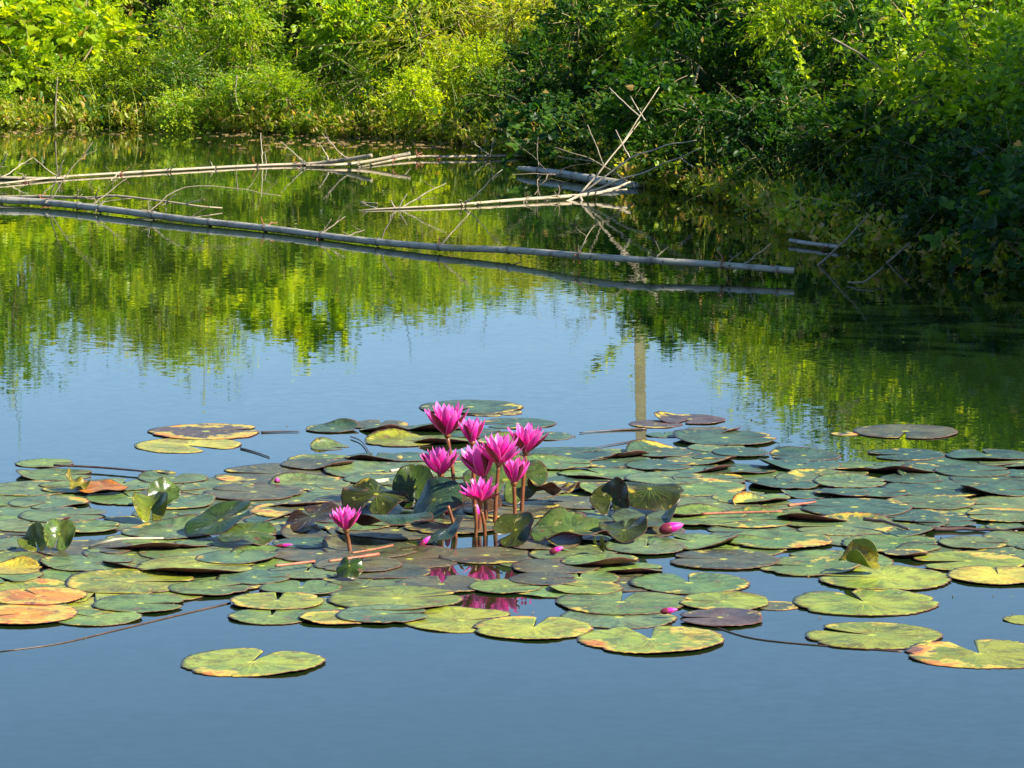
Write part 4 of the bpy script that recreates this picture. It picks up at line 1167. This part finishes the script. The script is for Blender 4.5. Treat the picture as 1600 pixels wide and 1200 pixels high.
def flower(label, base, head, w_px, h_px, open_=1.0, lean=(0, 0), seed=0, sep_open=None, cup_z=None):
    """base: px of the stalk foot on the water; head: px where stalk meets the flower; w_px,h_px: size of the bloom"""
    rg = random.Random(seed)
    p0 = at(base[0], base[1], 0.0)
    ph = at_y(head[0], head[1], p0.y)
    k = pxm(base[0], base[1])
    root = empty('water_lily', p0)
    tag(root, label, 'water lily', 'pink water lilies in bloom')
    hloc = ph - p0
    side = rg.uniform(-.25, .25) * hloc.x
    P = smooth_path([(0, 0, -.05), (0, 0, 0), (hloc.x * .4 + side * .3, .004, hloc.z * .5), (hloc.x, 0, hloc.z)], 18)
    r_s = 3.1 / k
    link('stem', tube_mesh('stem', P, np.linspace(r_s * 1.15, r_s, 18), M['stem'], 10), root)
    T = Matrix.Translation(hloc) @ Matrix.Rotation(R(lean[0]), 4, 'Y') @ Matrix.Rotation(R(lean[1]), 4, 'X')
    L = math.hypot(h_px, w_px * .5) / k * .94
    outer = math.degrees(math.atan2(w_px * .5, h_px)) * 1.08 * open_
    # receptacle
    V, q, tr, uv = tube_arrays([(0, 0, -.006), (0, 0, .0), (0, 0, .006), (0, 0, .012)], np.array([r_s * 1.0, r_s * 1.5, r_s * 1.9, r_s * 1.2]), 12)
    o = link('receptacle', make_mesh('receptacle', V, [q, tr], [M['stem']]), root); o.matrix_basis = T
    def put(me, name, az, tl, ln, wsc=1.0):
        o = link(name, me, root)
        o.matrix_basis = T @ Matrix.Rotation(R(az), 4, 'Z') @ Matrix.Translation((r_s * .9, 0, .004)) @ Matrix.Rotation(R(tl), 4, 'Y') @ Matrix.Diagonal((ln, ln * wsc, ln, 1))
        return o
    a0 = rg.uniform(-20, 20)
    for i in range(4):
        put(SEP, 'sepal', a0 + 45 + 90 * i + rg.uniform(-8, 8), (sep_open or outer) * rg.uniform(1.0, 1.15), L * rg.uniform(.9, .98))
    for n, fac, ln, me, off in ((5, 1.0, 1.0, PET[2], 0), (5, .76, .98, PET[0], 32), (5, .50, .95, PET[1], 8), (3, .22, .9, PET[1], 40)):
        for i in range(n):
            put(me, 'petal', a0 + off + 360 / n * i + rg.uniform(-9, 9), outer * fac * rg.uniform(.86, 1.14), L * ln * rg.uniform(.92, 1.04), rg.uniform(.85, 1.1))
    # stamens
    Vs, Qs, n0 = [], [], 0
    rn = np.random.default_rng(seed)
    for i in range(26):
        a = rn.uniform(0, 6.28); ti = rn.uniform(.05, .5); d = np.array([math.cos(a) * math.sin(ti), math.sin(a) * math.sin(ti), math.cos(ti)])
        V, q, tr, uv = tube_arrays([d * .002, d * L * .22 + [0, 0, .002], d * L * .38], np.array([.0014, .0018, .0006]), 4, cap=False)
        Vs.append(V); Qs.append(q + n0); n0 += len(V)
    o = link('stamens', make_mesh('stamens', np.vstack(Vs), np.vstack(Qs), [M['stamen']]), root); o.matrix_basis = T
    return root

flower('tallest pink water lily, standing up at the upper left of the cluster', (712, 794), (699, 682), 68, 50, seed=1, lean=(-3, 0))
flower('half hidden pink water lily with one petal reaching left, behind the cluster', (742, 806), (738, 694), 44, 38, .8, seed=2, lean=(-4, 0))
flower('pink water lily on the left of the cluster above two bare stalks', (692, 806), (689, 744), 66, 42, seed=3, lean=(-4, -6))
flower('pink water lily leaning left in the middle of the cluster', (760, 815), (757, 748), 62, 54, .85, seed=4, lean=(-16, 0))
flower('widest pink water lily at the centre of the cluster on a tall brown stalk', (773, 820), (779, 727), 76, 44, 1.1, seed=5, lean=(2, -8))
flower('pink water lily at the upper right of the cluster', (815, 802), (821, 709), 64, 44, seed=6, lean=(5, 0))
flower('narrow pink water lily at the lower right of the cluster', (805, 818), (803, 757), 46, 40, .85, seed=7, lean=(6, 0))
flower('smallest pink water lily at the front foot of the cluster', (749, 830), (751, 785), 56, 36, 1.1, seed=8, sep_open=60)
flower('lone pink water lily on a short stalk left of the cluster', (547, 864), (541, 830), 54, 36, .95, seed=9, lean=(-2, 0))

def bud(label, px, py, L_px, W_px, az, el, mat=None, z=.02, stem=None, name='flower_bud', cat='flower bud'):
    c = at(px, py, z); k = pxm(px, py)
    root = empty(name, c); tag(root, label, cat, 'fallen and closed pink buds')
    Mx = Matrix.Rotation(R(az), 4, 'Z') @ Matrix.Rotation(R(90 - el), 4, 'Y')
    o = link('petals', bud_mesh('petals', L_px / k, W_px / k, mat or M['petal']), root)
    o.matrix_basis = Mx @ Matrix.Translation((0, 0, -L_px / k / 2))
    o = link('sepal', bud_mesh('sepal', L_px / k * .72, W_px / k * 1.12, M['sepal']), root)
    o.matrix_basis = Mx @ Matrix.Translation((0, 0, -L_px / k / 2 - .002))
    return root
bud('large fallen pink bud lying on the pads right of the cluster', 1050, 824, 38, 16, 15, 12, z=.035)
bud('small pink bud just above the pads left of the upright dark green leaf', 562, 780, 17, 9, 160, 15, z=.02)
bud('tiny pink bud poking between leaves at the foot of the cluster', 806, 810, 10, 9, 200, 70, z=.03)
bud('curled pink petal tip on the large pale green leaf', 870, 859, 22, 9, 10, 20, z=.02)
bud('fallen dark pink bud on the front pads', 1046, 954, 26, 9, 5, 8, z=.022)
bud('dark red closed bud standing on the pads at the back', 433, 750, 8, 9, 90, 80, z=.02)
bud('narrow pink bud leaning from the dark tilted leaf', 664, 846, 24, 8, 25, 40, z=.02)
bud('pink withered petals on the pads left of the lone flower', 445, 852, 26, 5, 5, 5, z=.02)
bud('salmon coloured closed bud standing between stalks left in the cluster', 699, 786, 34, 12, 90, 85, z=.05)
bud('brown pink bud pair at the front foot of the cluster', 745, 800, 24, 9, 90, 88, z=.06)

# extra bare stalks that rise out of the water in the cluster
for i, (a, b, lab) in enumerate([((684, 812), (684, 745), 'bare brown stalk under the left flower of the cluster'), ((714, 852), (700, 790), 'dark wet stalk leaning at the water gap below the cluster'),
                                 ((742, 850), (742, 788), 'thin brown stalk beside the smallest flower of the cluster'), ((757, 848), (753, 800), 'short brown stalk in the water right of the smallest flower')]):
    p0 = at(*a, -.02); p1 = at_y(*b, p0.y)
    stick(lab, [[p0, (p0 + p1) / 2 + Vector((.004, 0, 0)), p1]], M['stem'], .0055, .005, 'lily_stalk', 'stalk', 60 + i, 'bare stalks in the flower cluster')

# stalks and straws drifting on the surface
def drift(label, pts, mat, r0=.005, r1=.002, z=.012, seed=0, name='drifting_stalk', cat='stalk'):
    P = [at(x, y, zz) for (x, y), zz in zip(pts, z if isinstance(z, (list, tuple)) else [z] * len(pts))]
    return stick(label, [P], mat, r0, r1, name, cat, seed, 'stalks and straws lying on the pond')
drift('long thin brown stalk curving over the open water at the lower left', [(0, 1018), (90, 1006), (180, 985), (270, 963), (360, 942)], M['darkwood'], .0012, .0024, .001, 1)
drift('dark thin stalk running right from the two small pads at far left', [(84, 727), (150, 730), (210, 735), (264, 740)], M['darkwood'], .004, .003, .012, 2)
drift('short dark stalk trailing right from the isolated yellow pad', [(376, 700), (398, 706), (421, 714)], M['darkwood'], .003, .002, .003, 3)
drift('thin dark stalk trailing right from the purple brown pad', [(408, 675), (440, 674), (468, 674)], M['darkwood'], .003, .0015, .003, 4)
drift('curved dark stalk crossing the water beside the light green rear pad', [(548, 682), (565, 690), (580, 712)], M['darkwood'], .0025, .002, .006, 5)
drift('upper dark straw crossing the pole reflection', [(905, 676), (960, 672), (1010, 670)], M['darkwood'], .0015, .004, .003, 6)
drift('lower brown straw crossing the pole reflection', [(930, 699), (970, 692), (1005, 686)], M['darkwood'], .001, .003, .003, 7)
drift('pink straw lying on the pads, left of two', [(430, 884), (460, 881), (492, 877)], M['redstalk'], .0042, .004, .022, 8)
drift('orange brown straw lying on the pads, right of two', [(514, 877), (550, 872), (592, 866)], M['redstalk'], .0035, .0055, .024, 9)
drift('pale pink straw behind the orange brown straw', [(550, 864), (580, 859), (614, 852)], M['redstalk'], .003, .003, .024, 10)
drift('bent tan straw arching over pads beside the curled bright leaf', [(139, 856), (165, 847), (190, 842), (255, 841)], M['palewood'], .005, .003, [.02, .04, .045, .03], 11)
drift('long red brown stalk on the pads behind the fallen pink bud', [(1096, 803), (1150, 801), (1222, 799)], M['redstalk'], .0045, .003, .022, 12)
drift('dark bent stick between pads at the right', [(1350, 811), (1385, 816), (1420, 827)], M['darkwood'], .006, .004, .03, 13)
drift('long dark stick floating on open water at the right edge', [(1456, 827), (1520, 827), (1590, 830)], M['darkwood'], .007, .003, .006, 14)
drift('thin brown stalk in the water right of the largest pad', [(1112, 978), (1180, 998), (1300, 1010), (1410, 1018)], M['darkwood'], .0022, .0014, .001, 15)
drift('yellow brown straw near the back of the pads by the tallest flower', [(610, 736), (640, 731)], M['palewood'], .005, .004, .03, 16)
drift('whitish straw beside the upright dark green leaf', [(585, 753), (606, 750)], M['palewood'], .007, .007, .03, 17)
drift('red line of stalk between pads at the middle right', [(1232, 790), (1275, 784)], M['redstalk'], .005, .003, .02, 18)
drift('yellow reed end floating in the middle of the pond', [(563, 316), (590, 318)], M['bamboo_tan'], .005, .004, .008, 19)

# ------------------------------------------------------------------ bits floating on the water
def flecks(name, pts, smin, smax, mat, label, cat, seed):
    rg = np.random.default_rng(seed); V, T, n0 = [], [], 0
    for p in pts:
        k = rg.integers(5, 8); a = np.sort(rg.uniform(0, 6.28, k)); r_ = rg.uniform(smin, smax) * rg.uniform(.5, 1.1, k); st_ = rg.uniform(.35, 1)
        th = rg.uniform(0, 3.14); x, y = r_ * np.cos(a), r_ * np.sin(a) * st_
        X = x * math.cos(th) - y * math.sin(th) + p[0]; Y = x * math.sin(th) + y * math.cos(th) + p[1]
        top = np.stack([X, Y, np.full(k, .003) + rg.uniform(0, .002, k)], 1); bot = top - [0, 0, .004]
        c = np.array([[p[0], p[1], .0045]])
        V.append(np.vstack([top, bot, c]))
        for j in range(k):
            m = (j + 1) % k
            T += [(n0 + j, n0 + m, n0 + 2 * k), (n0 + j, n0 + k + j, n0 + k + m), (n0 + j, n0 + k + m, n0 + m)]
        n0 += 2 * k + 1
    tag(link(name, make_mesh(name, np.vstack(V), np.array(T), [mat], smooth=False)), label, cat, kind='stuff')
M['fleck'] = mat_simple('withered bits', (.30, .20, .08), (.12, .08, .03), 9, .8, .2)
rf = random.Random(8); pts = []
while len(pts) < 130:
    px, py = rf.uniform(-20, 1620), rf.gauss(850, 90)
    if 640 < py < 1000: pts.append(at(px, py))
flecks('floating_bits', pts, .0015, .0042, M['fleck'], 'tiny withered bits scattered over the water among the pads', 'plant bits', 1)
pts = [at(rf.gauss(620, 130), rf.uniform(207, 232)) for _ in range(260)] + [at(rf.uniform(0, 820), rf.uniform(201, 214)) for _ in range(160)]
flecks('leaf_litter', pts, .01, .05, M['fleck'], 'brown leaf litter floating along the edge of the sunny bank', 'leaf litter', 2)
